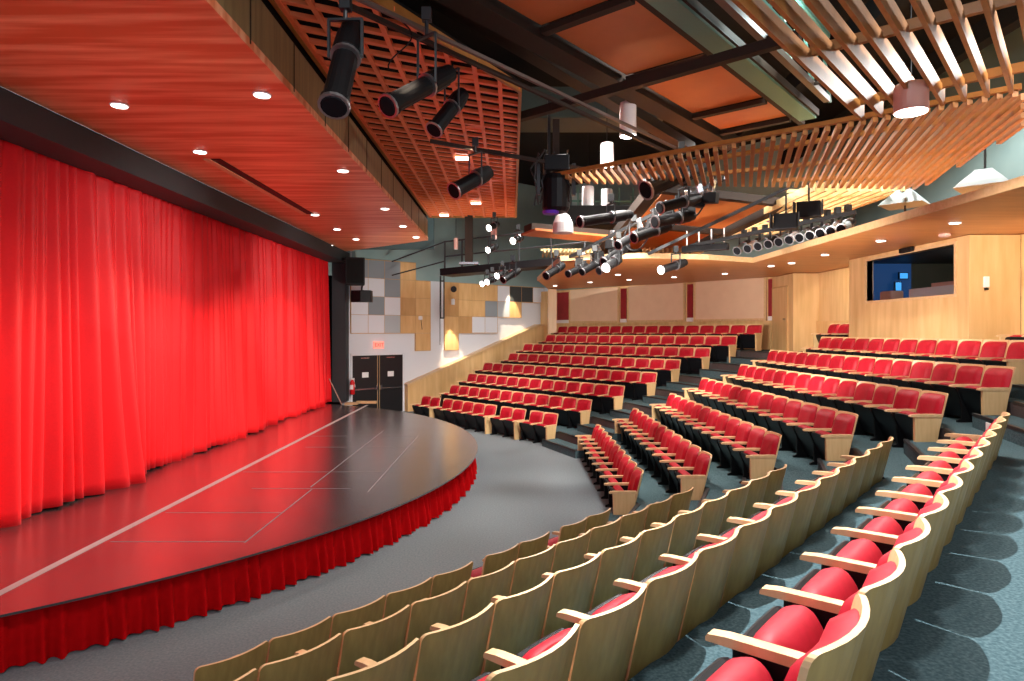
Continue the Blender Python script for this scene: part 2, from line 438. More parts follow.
def skirt():
    bm = bmesh.new(); n = 1500; rows = [(SH-.023,.25),(SH-.12,.6),(.2,1),(.015,1.25)]
    vs = []
    rnd = random.Random(3); ph = 0; amp = 1; pts = []
    folds = 140
    for i in range(n+1):
        a = radians(-64+128*i/n); t = i/n*folds
        w = (.5+.5*sin(2*pi*t+.7*sin(t*.9)))
        pts.append((a, w**1.6*(.75+.35*sin(t*2.1))))
    for z,k in rows:
        vs.append([bm.verts.new((SCX+(SR-.13+.095*w*k)*cos(a), SCY+(SR-.13+.095*w*k)*sin(a), z+ (0.008*sin(a*60) if z<.1 else 0))) for a,w in pts])
    for j in range(len(rows)-1):
        for i in range(n): bm.faces.new((vs[j][i],vs[j][i+1],vs[j+1][i+1],vs[j+1][i]))
    return bm
obj('stage_skirt', skirt(), M['skirt'], st, smooth=True)
obj('painted_line', box((-4.655,1.0,SH+.0005),(-4.565,20.9,SH+.003)), M['line'], st)
for y,x0 in ((7.33,-4.5),(8.5,-4.5),(9.8,-3.9),(10.96,-4.5),(13.3,-4.2),(14.7,-4.5),(17.5,-4.4)):
    xr = SCX+sqrt(max(.1,(SR-.05)**2-(y-SCY)**2))-(1.2 if y > 8 else .5); obj('floor_joint', box((x0,y,SH+.0003),(xr,y+.014,SH+.002)), M['joint'], st)
for x,ya,yb in ((-2.99,7.3,9.75),(-3.05,9.9,15.5),(-2.12,9.6,14.7)):
    obj('floor_joint', box((x,ya,SH+.0021),(x+.016,yb,SH+.003)), M['joint'], st)
# wooden steps at the far corner of the stage
t = thing('corner_steps', 'pale wooden step unit at the far corner of the stage by the doors', 'steps', (0,0,0))
obj('tread', box((-5.35,20.9,SH+.001),(-4.95,21.3,SH+.05)), M['edge'], t)
obj('tread', box((-5.10,21.45,SH-.02),(-4.45,21.60,SH+.06), Matrix.Rotation(0,4,'Z')), M['edge'], t)
o = obj('handrail', rod((-5.42,20.85,SH+.02),(-5.75,20.6,1.38),.016), M['box'], None); tag(o, 'thin leaning wooden pole beside the curtain end', 'pole')

# curtain, two leaves
def curtain(y0, y1, seed, flare):
    rnd = random.Random(seed); bm = bmesh.new(); n = int((y1-y0)*60); zs = [5.28,5.1,4.6,3.8,2.8,1.8,1.1,.7,SH+.012]
    # irregular fold positions
    fold = []; y = y0
    while y < y1+1:
        w = rnd.choice((rnd.uniform(.12,.2),rnd.uniform(.22,.34),rnd.uniform(.3,.46))); fold.append((y, w, rnd.uniform(.35,1.15)*min(1.15,w/.25))); y += w
    def off(yy, zt):
        for (s,w,a) in fold:
            if s <= yy < s+w:
                q = (yy-s)/w; v = (.5-.5*cos(2*pi*q))**.75
                return a*v
        return 0
    rows = []
    for z in zs:
        zt = (5.28-z)/(5.28-SH)
        row = []
        for i in range(n+1):
            yy = y0+(y1-y0)*i/n
            d = (.07+.13*zt**.7)*off(yy+.07*sin(yy*2.3+seed)*zt,zt) + .05*sin(yy*1.1+seed)*zt + .02*sin(yy*5+z*.8)*zt
            if flare: d += .22*zt**3*math.exp(-((yy-flare)/.35)**2)
            row.append(bm.verts.new((-6.12+d, yy, z+ (.02*sin(yy*3) if z<SH+.1 else 0) )))
        rows.append(row)
    for j in range(len(zs)-1):
        for i in range(n): bm.faces.new((rows[j][i],rows[j][i+1],rows[j+1][i+1],rows[j+1][i]))
    return bm
c1 = obj('stage_curtain', curtain(-1.0,10.45,2,10.1), M['curtain'], smooth=True)
c2 = obj('stage_curtain', curtain(10.42,21.7,5,None), M['curtain'], smooth=True)
for o,l in ((c1,'red velvet stage curtain leaf nearer the camera, filling the left edge'),(c2,'red velvet stage curtain leaf at the far end, beside the black pillar')):
    tag(o, l, 'curtain', 'stage curtain'); s = o.modifiers.new('thick','SOLIDIFY'); s.thickness = .012; s.offset = -1
# proscenium
struct('wall_stage_lintel', box((-6.05,-3,5.15),(-5.5,22.3,5.51)), M['proscenium'])
struct('wall_stage_pillar', box((-5.98,21.75,SH),(-5.52,22.3,5.15)), M['proscenium'])
struct('wall_stage_end', box((-6.9,22.35,0),(-5.75,22.5,5.5)), M['black'])
struct('wall_left', box((-6.9,-3,0),(-6.6,22.6,5.5)), M['black'])
struct('ceiling_stage_recess', box((-6.6,-3,5.3),(-6.06,22.3,5.4)), M['black'])
# wooden ceiling over the stage and its fascia
pts = [(-5.5,-3),(-2.435,-3),(-2.435,19.0),(-5.45,21.6),(-5.5,21.6)]
struct('ceiling', prism(pts, 5.511, 5.60), M['stage_ceiling'])
struct('trim_90', box((-2.50,-3,5.601),(-2.435,18.95,6.09)), M['fascia'])
bm = bmesh.new()
for y in [1.2+1.22*i for i in range(15)]: add_box(bm, (-2.434,y,5.55),(-2.428,y+.02,6.09))
struct('trim_91', bm, M['beam'])
struct('trim_92', bar((-2.47,18.98,5.80),(-5.45,21.58,5.80),.06,.5), M['wall_maple'])
struct('ceiling_slot', box((-4.60,10.0,5.50),(-4.45,14.7,5.5105)), M['black'])
struct('trim_93', box((-4.71,10.0,5.49),(-4.60,14.7,5.5105)), M['edge'])

# ------------------------------------------------------------------ side wall with doors (direction .763,.647)
w0 = Vector((-3.89,23.55,0)); wd = Vector((.763,.647,0)); wn = Vector((.647,-.763,0))   # wn points into the hall
WM = Matrix(((wd.x, -wn.x, 0, w0.x),(wd.y, -wn.y, 0, w0.y),(0,0,1,0),(0,0,0,1)))       # local x along the wall, y away from the hall
def wbox(x0,x1,y0,y1,z0,z1): return box((x0,y0,z0),(x1,y1,z1), WM)
struct('wall_far', wbox(-2.25,8.6,.0,.25,0,4.73), M['white'])
struct('wall_far_upper', wbox(-3.2,9.0,.0,.25,4.73,9.5), M['teal2'])
struct('wall_far_return', bar((-5.60,22.2,2.8),(-5.66,23.0,2.8),.3,5.6), M['white'])
# doors
dw = thing('door_1', '', '')
for k_ in ('label','category'): del dw[k_]
dw['kind'] = 'structure'
obj('door_frame', (lambda b: (add_box(b,(-2.1,-.05,0),(-2.03,.0,2.10),WM), add_box(b,(-.07,-.05,0),(0.0,.0,2.10),WM), add_box(b,(-2.1,-.05,2.04),(0,.0,2.10),WM), b)[-1])(bmesh.new()), M['white'], dw)
for i,(a,b) in enumerate(((-2.03,-1.06),(-1.04,-.07))):
    d = obj('door_leaf', wbox(a,b,-.035,-.002,.01,2.035), M['door'], dw)
    obj('push_bar', wbox(a+.08,b-.08,-.10,-.07,.86,.91), M['chrome'], d)
    obj('door_placard', wbox((a+b)/2-.12,(a+b)/2+.12,-.045,-.036,1.28,1.46), M['paper'], d)
    obj('door_closer', wbox(a+.30,a+.62,-.07,-.036,1.93,1.97), M['chrome'], d)
obj('center_post', wbox(-1.085,-1.015,-.055,-.001,.01,2.035), M['nosing'], dw)
for xx in (-1.09,-1.012): obj('post_edge', box((xx,-.06,.02),(xx+.012,-.045,2.03),WM), M['maple'], dw)
for xx in (-1.16,-.99): obj('latch', wbox(xx,xx+.06,-.11,-.06,.84,1.0), M['chrome'], dw)
# exit sign
def text_obj(body, size, mtx, m, parent, name='lettering', depth=.004):
    cu = bpy.data.curves.new(name,'FONT'); cu.body = body; cu.size = size; cu.align_x='CENTER'; cu.align_y='CENTER'; cu.extrude = depth
    o = bpy.data.objects.new(name+'_tmp', cu); COL.objects.link(o)
    dg = bpy.context.evaluated_depsgraph_get(); me = bpy.data.meshes.new_from_object(o.evaluated_get(dg))
    bpy.data.objects.remove(o); bpy.data.curves.remove(cu)
    me.transform(mtx); me.materials.clear(); me.materials.append(m)
    o = bpy.data.objects.new(name, me); COL.objects.link(o); o.parent = parent; return o
def wall_text(body, size, x, y, z, m, parent, name='lettering'):
    mt = WM @ Matrix.Translation((x,y,z)) @ Matrix.Rotation(pi/2,4,'X')
    return text_obj(body, size, mt, m, parent, name)
t = thing('exit_sign', 'small red illuminated EXIT sign on the white wall above the black double doors', 'exit sign')
obj('sign_box', wbox(-1.23,-.85,-.09,-.01,2.27,2.52), M['exitsign'], t)
wall_text('EXIT', .17, -1.04, -.095, 2.39, M['signred'], t)
# fire extinguisher
p = WM @ Vector((-2.15,-.28,0))
t = thing('fire_extinguisher', 'red fire extinguisher hanging beside the left door by the black pillar', 'fire extinguisher', p)
bm = bmesh.new(); add_lathe(bm,(0,0,.75),(0,0,1.25),[(0,.06),(.05,.085),(.8,.085),(.93,.05),(1,.03)],14); obj('cylinder', bm, M['extred'], t, smooth=True)
bm = bmesh.new(); add_box(bm,(-.05,-.02,1.25),(.07,.02,1.30)); add_rod(bm,(.05,0,1.27),(.09,0,1.0),.012); obj('valve', bm, M['paper'], t)
obj('instruction_label', box((-.05,-.09,.93),(.05,-.075,1.08)), M['paper'], t)

# tile field
U = .637; T0 = -2.09; Z0 = 2.80
tiles = {}
g='grey_tile'; lg='lgrey_tile'; wt='white_tile'; wo='wood_tile'; wdk='wood_tile_d'; dk='dark_tile'
L_ = {0:{3:g,2:wt,1:wt,0:wt},1:{3:g,2:wt,1:g,0:wt},2:{3:g,2:g,1:wt,0:lg},3:{3:wo,2:wo,1:wdk,0:wo},4:{2:wo,1:wo,0:wo,-1:wo}}
R_ = {6:{2:wdk,1:wdk,0:wo,-1:wo},7:{2:wo,1:wo,0:wdk},8:{2:wo,1:wo,0:wt},9:{2:wo,1:g,0:wt},10:{2:wt,1:lg},11:{2:dk,1:wo},12:{2:dk},13:{2:wt}}
CN = {g:'dark grey',lg:'pale grey',wt:'white',wo:'maple',wdk:'darker maple',dk:'near-black'}
for nm, D, lab in (('acoustic_panel_field',L_,'checkered acoustic panels of maple, grey and white above the double doors'),
                   ('acoustic_panel_field',R_,'stepped acoustic panels of maple, white and grey above the sloping half wall')):
    t = thing(nm, lab, 'acoustic panels', group=None)
    for i,c in D.items():
        for j,m in c.items():
            obj('tile', wbox(T0+U*i+.008,T0+U*(i+1)-.008,-.07,-.001,Z0+U*j+.008,Z0+U*(j+1)-.008), M[m], t)
    bm = bmesh.new()
    for i,c in D.items():
        lo = min(c); hi = max(c)+1
        for zz in (lo,hi): add_box(bm,(T0+U*i,-.078,Z0+U*zz-.012),(T0+U*(i+1),-.0,Z0+U*zz+.012),WM)
        for jj in c:
            if jj != lo: add_box(bm,(T0+U*i,-.066,Z0+U*jj-.006),(T0+U*(i+1),-.0,Z0+U*jj+.006),WM)
    for i in sorted(set(list(D)+[k+1 for k in D])):
        js = [j for k in (i-1,i) if k in D for j in D[k]]
        add_box(bm,(T0+U*i-.007,-.072,Z0+U*min(js)),(T0+U*i+.007,-.0,Z0+U*(max(js)+1)),WM)
    obj('panel_edging', bm, M['wood_tile_d'], t)
# half wall with ledge following the aisle up
bm = bmesh.new()
def hw(x, z): return WM @ Vector((x,-.30,z)), WM @ Vector((x,-.04,z))
prof = [(0.02,0),(0.02,.93),(6.35,3.10),(7.35,3.10),(7.35,0)]
a = [bm.verts.new(WM @ Vector((x,-.24,z))) for x,z in prof]; b = [bm.verts.new(WM @ Vector((x,-.001,z))) for x,z in prof]
bm.faces.new(a); bm.faces.new(b)
for i in range(5): bm.faces.new((a[i],a[(i+1)%5],b[(i+1)%5],b[i]))
struct('wall_aisle_half', bm, M['wall_maple'])
bm = bmesh.new()
for (x0,z0_,x1,z1_) in ((-.02,.95,6.35,3.13),(6.35,3.13,7.4,3.13)):
    add_bar(bm, WM @ Vector((x0,-.13,z0_)), WM @ Vector((x1,-.13,z1_)), .34, .07)
struct('trim_94', bm, M['edge'])
o = obj('floor_box', wbox(.55,.78,-.75,-.45,0,.18), M['black']); tag(o,'small black box on the floor at the foot of the sloping wooden half wall','box')

# ------------------------------------------------------------------ back wall (far block), panels and red strips
bn = Vector((.763,.647,0)); bd = Vector((.647,-.763,0))      # bd runs towards the right
B0 = bn*18.9
# local x along bd, y outward
BM_ = Matrix(((bd.x,bn.x,0,B0.x),(bd.y,bn.y,0,B0.y),(0,0,1,0),(0,0,0,1)))
def bx_(x0,x1,y0,y1,z0,z1): return box((x0,y0,z0),(x1,y1,z1),BM_)
def s_at(px):       # along-wall coordinate seen at image column px
    r = (px-512)/F; Y = 18.9/(.763*r+.647); X = r*Y
    return X*.647-Y*.763
sL, sR = s_at(545), s_at(774)
struct('wall_back', bx_(sL-.3,sR+.4,.02,.25,2.2,4.55), M['wall_maple'])
struct('wall_back_upper', bx_(sL-1.5,sR+3,.9,1.1,4.5,9.5), M['teal2'])
panels = [(570,620),(628,686),(694.5,767)]
for i,(a,b) in enumerate(panels):
    t = thing('acoustic_wall_panel', ['pale maple wall panel behind the top row, leftmost of three','pale maple wall panel behind the top row, middle of three','pale maple wall panel behind the top row, rightmost and widest'][i], 'wall panel', group='pale panels on the back wall')
    obj('panel_face', bx_(s_at(a)+.06,s_at(b)-.06,-.05,.015,3.27,4.515), M['wall_pale'], t)
    bm = bmesh.new()
    for (x0,x1,z0_,z1_) in ((s_at(a),s_at(a)+.07,3.2,4.52),(s_at(b)-.07,s_at(b),3.2,4.52),(s_at(a)+.07,s_at(b)-.07,3.2,3.27)):
        add_box(bm,(x0,-.07,z0_),(x1,.015,z1_),BM_)
    obj('panel_frame', bm, M['edge'], t)
for i,(a,b) in enumerate(((557.5,569),(621,626.5),(687.5,693),(768.5,773))):
    o = obj('fabric_strip', bx_(s_at(a),s_at(b),-.02,.015,3.33,4.46), M['darkred'])
    tag(o, ['wide dark red fabric strip at the left end of the back wall','narrow dark red strip between left and middle pale panels','narrow dark red strip between middle and right pale panels','narrow dark red strip right of the widest pale panel'][i], 'fabric strip')
    o = obj('light_block', bx_(s_at(a),s_at(b),-.05,.015,3.2,3.325), M['lampwhite'])
    tag(o, ['small white block under the leftmost red strip','small white block under the second red strip','small white block under the third red strip','small white block under the rightmost red strip'][i], 'wall block')
o = obj('corner_column', box((1.40,25.3,0),(1.72,25.7,4.5)), M['wall_maple']); o['kind']='structure'; o.name='trim_95'
# right end: column box with a door, then plain wall and the control booth
struct('wall_column', box((7.9,18.4,2.2),(8.9,20.6,4.5)), M['wall_maple'])
d = thing('door_2','',''); 
for k_ in ('label','category'): del d[k_]
d['kind']='structure'
dl = obj('door_leaf', box((7.86,18.75,2.32),(7.898,19.75,4.15)), M['wall_maple'], d)
bm = bmesh.new(); add_box(bm,(7.85,18.72,2.31),(7.899,18.75,4.18)); add_box(bm,(7.85,19.75,2.31),(7.899,19.78,4.18)); add_box(bm,(7.85,18.72,4.155),(7.899,19.78,4.185))
obj('door_frame', bm, M['wood_tile_d'], d)
obj('door_handle', rod((7.80,18.85,3.22),(7.86,18.85,3.22),.03), M['chrome'], dl)
struct('wall_right', box((8.62,15.07,2.2),(8.9,18.4,4.51)), M['wall_maple'])
struct('wall_right', box((8.62,2,2.2),(8.9,11.09,4.51)), M['wall_maple'])
struct('wall_right_upper', box((9.6,0,4.5),(9.8,22,9.5)), M['teal'])
o = obj('fabric_strip', box((8.58,15.35,3.3),(8.61,15.75,4.35)), M['darkred']); tag(o,'dark red fabric strip on the wall just left of the control booth','fabric strip')
o = obj('light_block', box((8.56,15.35,3.2),(8.61,15.75,3.29)), M['lampwhite']); tag(o,'small white block under the red strip left of the control booth','wall block')
struct('baseboard_right', box((8.55,15.8,2.31),(8.61,18.4,3.15)), M['wood_tile'])
# booth
bx0, y0, y1 = 7.75, 11.1, 15.06
wy0, wy1, wz0, wz1 = 11.46, 14.3, 3.53, 4.40
bm = bmesh.new()
for (a,b) in (((bx0,y0,2.2),(bx0+.12,y1,wz0)),((bx0,y0,wz1),(bx0+.12,y1,4.51)),((bx0,y0,wz0),(bx0+.12,wy0,wz1)),((bx0,wy1,wz0),(bx0+.12,y1,wz1))): add_box(bm,a,b)
struct('wall_booth_front', bm, M['wall_maple'])
struct('wall_booth_side', box((bx0+.12,y0,2.2),(8.62,y0+.1,4.51)), M['wall_maple'])
struct('wall_booth_end', box((bx0+.12,y1-.1,2.2),(8.62,y1,4.51)), M['wall_maple'])
struct('ceiling_booth', box((7.88,11.2,4.41),(10.4,14.89,4.45)), M['black'])
struct('wall_booth_rear', box((10.4,10.9,2.3),(10.5,19.6,4.9)), M['boothwall'])
struct('wall_booth_blue', box((7.88,14.90,2.3),(9.08,14.95,4.5)), M['bluewall'])
struct('wall_booth_inner', box((9.081,14.90,2.3),(10.4,14.95,4.5)), M['boothwall'])
bm=bmesh.new(); add_box(bm,(bx0-.02,wy0-.06,wz0-.05),(bx0+.14,wy1+.06,wz0)); add_box(bm,(bx0-.02,wy0-.06,wz1),(bx0+.14,wy1+.06,wz1+.05)); add_box(bm,(bx0-.02,wy0-.06,wz0),(bx0+.14,wy0,wz1)); add_box(bm,(bx0-.02,wy1,wz0),(bx0+.14,wy1+.06,wz1))
struct('window_1', bm, M['edge'])
o = obj('booth_window_glass', box((bx0+.05,wy0,wz0),(bx0+.06,wy1,wz1)), M['glass']); o.name='window_1_glass'; o['kind']='structure'
# booth contents
t = thing('control_desk', 'grey mixing desk standing behind the control booth window', 'mixing desk')
obj('desk_top', box((7.95,11.5,3.40),(8.75,14.6,3.50)), M['wood_tile_d'], t)
obj('console', prism([(8.0,11.6),(8.5,11.6),(8.5,13.2),(8.0,13.2)], 3.50, 3.72), M['deskgrey'], t)
bm=bmesh.new(); add_box(bm,(8.45,11.6,3.72),(8.52,13.2,3.84)); obj('meter_bridge', bm, M['box'], t)
o = obj('carton', box((8.05,13.95,3.5),(8.35,14.35,3.74), Matrix.Rotation(0,4,'Z')), M['box'], bevel=.03); tag(o,'pinkish folded box at the left end of the booth window','box')
o = obj('shelf_unit', box((8.9,11.5,3.5),(9.1,13.2,3.98)), M['box'], bevel=.02); tag(o,'long pale shelf unit behind the mixing desk in the booth','shelf')
for i,(x,z,w,h,m,l) in enumerate(((8.80,4.12,.17,.12,'screencyan','small glowing blue screen, upper one in the booth'),(8.68,3.88,.12,.18,'screencyan','small glowing blue screen, lower one in the booth'),)):
    t = thing('monitor', l, 'monitor', group='booth screens')
    obj('screen', box((x-w/2,14.70,z-h/2),(x+w/2,14.71,z+h/2)), M[m], t)
    obj('casing', box((x-w/2-.02,14.711,z-h/2-.02),(x+w/2+.02,14.76,z+h/2+.02)), M['black'], t)
t = thing('wall_speaker', 'small black speaker on the wood above the control booth window', 'speaker')
obj('enclosure', box((7.66,12.58,4.415),(7.725,12.98,4.505)), M['black'], t, bevel=.01)
obj('bracket', box((7.726,12.7,4.44),(7.749,12.85,4.48)), M['steel'], t)
t = thing('ceiling_speaker', 'faint round pale sensor at the soffit above the booth window', 'sensor')
obj('base', (lambda b:(add_lathe(b,(7.3,11.05,4.515),(7.3,11.05,4.46),[(0,.09),(.6,.09),(1,.05)],16),b)[1])(bmesh.new()), M['lamppink'], t)
t = thing('thermostat', 'small white box on the lit wall right of the control booth', 'thermostat')
obj('cover', box((7.98,11.05,3.62),(8.06,11.098,3.80)), M['paper'], t, bevel=.005)
obj('button', box((8.0,11.04,3.57),(8.04,11.098,3.61)), M['black'], t)

# ------------------------------------------------------------------ soffit over the rear rows
sof = [(5.8,3.0),(5.8,15.7),(4.5,15.0),(2.9,14.7),(1.15,15.3),(.85,21.4),(1.45,26.0),(8.2,20.7),(9.6,18.6),(9.6,3.0)]
struct('ceiling', prism(sof, 4.521, 4.60), M['soffit'])
bm = bmesh.new()
for a,b in zip(sof[:5], sof[1:6]): add_bar(bm,(a[0]-.015,a[1],4.575),(b[0]-.015,b[1],4.575),.03,.12)
struct('trim_96', bm, M['edge'])
def downlight(x, y, z, r, label, group, power=0, col=(1,.86,.66), cone=95):
    t = thing('recessed_downlight', label, 'downlight', (x,y,z), group=group)
    bm = bmesh.new(); add_lathe(bm,(0,0,0),(0,0,-.012),[(0,r*1.25),(1,r*1.15)],18); obj('trim_ring', bm, M['lampwhite'], t)
    bm = bmesh.new(); add_lathe(bm,(0,0,-.013),(0,0,-.018),[(0,r),(1,r)],18); obj('lens', bm, M['glowdown'], t)
    if power:
        l = bpy.data.lights.new('downlight_beam','SPOT'); l.energy = power; l.color = col; l.spot_size = radians(cone); l.spot_blend = .6; l.shadow_soft_size = .06
        lo = bpy.data.objects.new('downlight_beam', l); COL.objects.link(lo); lo.parent = t; lo.location = (0,0,-.05)
def at_z(px, py, z):
    Y = F*(z-EYE)/(HY-py); return ((px-512)/F*Y, Y)
spots = [(555,285.5),(590,282),(618,274.5),(629,279.5),(674,276.8),(724.8,273.5),(771,265.8),(791.6,262.8),(825,254.5),(881,240.5),(955,222.5)]
names = ['leftmost, beside the corner column','second from the left','third from the left, nearer the edge','fourth from the left','above the middle pale panel','above the widest pale panel','by the column box, inner one','by the column box, outer one','left of the control booth','above the left end of the booth window','above the right end of the booth window']
for (px,py),n in zip(spots,names):
    x,y = at_z(px,py,4.52); downlight(x,y,4.52,.075,'round downlight in the rear wooden soffit, '+n,'soffit downlights',38)
sc = [(119.5,105,'largest, nearest the lintel on the left'),(262,94.5,'right of centre of the board field'),(200,151.5,'by the head of the dark slot'),(157,-2,'at the top picture edge'),(315,214.5,'beyond the tail of the dark slot'),(343,170.5,'near the fascia, middle of its run'),(356,239,'close to the far end by the lintel'),(385,208.5,'near the fascia, towards the far end'),(416,237,'in the far right corner'),(403,226,'close to the fascia near the far corner'),(330,245,'tucked beside the lintel at the far end'),(337,229,'between slot and far end')]
for px,py,n in sc:
    if py < 0: continue
    x,y = at_z(px,py,5.51); downlight(x,y,5.51,.085,'round downlight in the wooden stage ceiling, '+n,'stage ceiling downlights',45,(1,.8,.6),110)

# ------------------------------------------------------------------ lattice panel beside the stage ceiling
def clip(p, d, poly):
    lo, hi = -1e9, 1e9
    n = len(poly)
    area = sum(poly[i][0]*poly[(i+1)%n][1]-poly[(i+1)%n][0]*poly[i][1] for i in range(n))
    for i in range(n):
        a = poly[i]; b = poly[(i+1)%n]; ex, ey = b[0]-a[0], b[1]-a[1]
        nx, ny = (-ey, ex) if area > 0 else (ey, -ex)
        den = nx*d[0]+ny*d[1]; num = nx*(p[0]-a[0])+ny*(p[1]-a[1])
        if abs(den) < 1e-9:
            if num < 0: return None
            continue
        t = -num/den
        if den > 0: lo = max(lo,t)
        else: hi = min(hi,t)
    if hi-lo < .03: return None
    return (p[0]+d[0]*lo,p[1]+d[1]*lo),(p[0]+d[0]*hi,p[1]+d[1]*hi)
LZ = 6.42
lat = [(-2.57,5.2),(.12,9.7),(.12,20.4),(-2.57,20.4)]
t = thing('ceiling_lattice', 'orange wooden egg-crate lattice panel hanging beside the stage ceiling', 'ceiling lattice')
bm = bmesh.new()
x = -2.52
while x < .12:
    c = clip((x,10),(0,1),lat)
    if c: add_bar(bm,(*c[0],LZ+.03),(*c[1],LZ+.03),.06,.06)
    x += .335
obj('long_slats', bm, M['lattice'], t)
bm = bmesh.new(); q = 2.0
while q < 23:
    c = clip((-2.57,q),(.90,.436),lat)
    if c: add_bar(bm,(*c[0],LZ+.035),(*c[1],LZ+.035),.075,.05)
    q += .335
obj('cross_slats', bm, M['lattice'], t)
obj('blackout_sheet', prism(lat, LZ+.14, LZ+.17), M['roof'], t)  # dark sheet added above the slats so the slots stay black
bm = bmesh.new()
for i in range(4):
    a = lat[i]; b = lat[(i+1)%4]; add_bar(bm,(*a,LZ+.05),(*b,LZ+.05),.05,.13)
obj('edge_board', bm, M['slat'], t)
rnd = random.Random(5)
for i in range(9):
    cx = -2.52+.335*rnd.randrange(1,7)+.17; cy = 9+rnd.random()*10
    obj('infill_square', box((cx-.14,cy-.14,LZ+.03),(cx+.14,cy+.14,LZ+.04)), M['lattice'], t)
for i,(px,py,n) in enumerate(((462,158,'largest'),(476,203,'lower right'),(444,215,'lower left'),(461,161,''))[:3]):
    x,y = at_z(px,py,6.40); t = thing('lattice_downlight','flat white light set in the orange lattice, '+n,'downlight',(x,y,6.40),group='lights in the lattice')
    obj('lens', box((-.13,-.1,-.02),(.13,.1,0)), M['glowdown'], t)

# ------------------------------------------------------------------ slatted canopies
CZ = 5.5
def canopy(label, poly, d, pitch, w, h, m, z, battens, cat='slatted canopy'):
    t = thing('slatted_canopy', label, cat)
    nx, ny = -d[1], d[0]; L = hypot(*d)
    ks = [p[0]*nx+p[1]*ny for p in poly]; k = min(ks)+pitch/2; bm = bmesh.new()
    while k < max(ks):
        c = clip((nx*k,ny*k), d, poly)
        if c: add_bar(bm,(*c[0],z+h/2),(*c[1],z+h/2),w,h)
        k += pitch
    obj('slats', bm, m, t)
    for (a,b) in battens:
        obj('batten', bar((*a,z+h+.03),(*b,z+h+.03),.07,.06) if len(a)==2 else bar(a,b,.07,.09), m, t)
    return t
def norm(v): l = hypot(*v); return (v[0]/l, v[1]/l)
dN = (.647,.763)
c1p = [(1.55,4.95),(4.38,8.18),(7.6,5.45),(4.8,2.2)]
bt = []
for f_ in (.16,.52,.96):
    a = lerp(c1p[0],c1p[1],f_); b = lerp(c1p[3],c1p[2],f_); bt.append((a,b))
t = thing('slatted_canopy','wide-spaced wooden slat canopy overhead at the top right corner','slatted canopy')
bm = bmesh.new(); N_ = 21
for i in range(N_):
    a = lerp(c1p[0],c1p[3],i/(N_-1)); b = lerp(c1p[1],c1p[2],i/(N_-1)); add_bar(bm,(*a,CZ+.10),(*b,CZ+.10),.040,.20)
obj('slats', bm, M['slat'], t)
for a,b in bt: obj('batten', bar((*a,CZ+.21),(*b,CZ+.21),.06,.10), M['slat'], t)
c2p = [(.66,11.5),(4.3,8.42),(5.68,7.27),(6.67,8.54),(7.55,12.15),(3.3,12.2)]
c2p = [(.50,11.62),(5.68,7.27),(6.67,8.54),(7.55,12.15)]
canopy('long close-slatted wooden canopy fanning across the upper right of the hall', c2p, (.33,.944), .130, .058, .075, M['slat'], CZ,
       [((.75,11.43),(5.68,7.30)),((2.1,11.25),(6.15,7.95)),((3.4,11.4),(6.85,9.7)),((4.7,11.85),(7.3,11.4))])
canopy('pale yellow slatted canopy behind the fan canopy, above the fixtures', [(5.55,12.25),(7.45,12.25),(7.2,17.9),(5.45,18.2)], (0,1), .21, .05, .17, M['slat_pale'], CZ,
       [((5.55,13.2),(7.4,13.2)),((5.5,15.2),(7.35,15.2)),((5.5,17.2),(7.25,17.2))])
canopy('small distant slatted canopy low over the back rows, left of the lighting cluster', [(.9,20.0),(2.5,20.0),(2.5,21.4),(.9,21.4)], (0,1), .12, .045, .12, M['slat_pale'], 5.28, [((.9,20.6),(2.5,20.6))])
canopy('small distant slatted canopy low over the back rows, right of the lighting cluster', [(3.55,17.6),(5.2,17.6),(5.2,19.0),(3.55,19.0)], (0,1), .12, .045, .12, M['slat_pale'], 5.0+.0, [((3.55,18.3),(5.2,18.3))])

# ------------------------------------------------------------------ orange ceiling clouds in dark steel frames
CLZ = 6.9
def cloudN(s0, s1, label):
    # strip along the near rows' direction; n from nA to nB
    t = thing('ceiling_cloud', label, 'ceiling panel', group=None)
    return t
nA = .763*.456-.647*8.78-.04; nB = .763*1.39-.647*8.0+.10
cuts = [2.6,4.75,6.99,9.2,11.6,12.9]
cl = ['orange ceiling panel between dark beams, cut by the top picture edge','second orange ceiling panel from the top edge, small visible corner','large orange ceiling panel in the top centre','orange ceiling panel just beyond the dark cross bar','small orange ceiling panel at the far end, above the fan canopy']
for i,(a,b) in enumerate(zip(cuts,cuts[1:])):
    P_ = [npt(nA+.03,a+.09),npt(nB-.03,a+.09),npt(nB-.03,b-.09),npt(nA+.03,b-.09)]
    o = obj('ceiling_cloud', prism(P_, CLZ+.05, CLZ+.09), M['cloud']); tag(o, cl[i], 'ceiling panel', 'orange ceiling panels')
t = thing('cloud_frame','dark brown steel frame carrying the orange ceiling panels','steel frame')
A0, A1 = npt(nA-.22,1.5), npt(nA-.22,14.0)
obj('main_beam', bar((*A0,CLZ+.06),(*A1,CLZ+.06),.36,.26), M['beam'], t)
A0, A1 = npt(nB+.07,1.5), npt(nB+.07,13.4)
obj('edge_beam', bar((*A0,CLZ+.05),(*A1,CLZ+.05),.10,.12), M['beam'], t)
for c in cuts[1:]:
    obj('cross_beam', bar((*npt(nA,c),CLZ+.0),(*npt(nB,c),CLZ+.0),.13,.08), M['beam'], t)
o = thing('steel_beam','teal painted steel beam running beside the orange ceiling panels','steel beam')
obj('web', bar((*npt(nB+.29,1.5),CLZ-.02),(*npt(nB+.29,13.0),CLZ-.02),.30,.05), M['tealsteel'], o)
obj('flange', bar((*npt(nB+.47,1.5),CLZ+.05),(*npt(nB+.47,13.0),CLZ+.05),.04,.12), M['beam'], o)
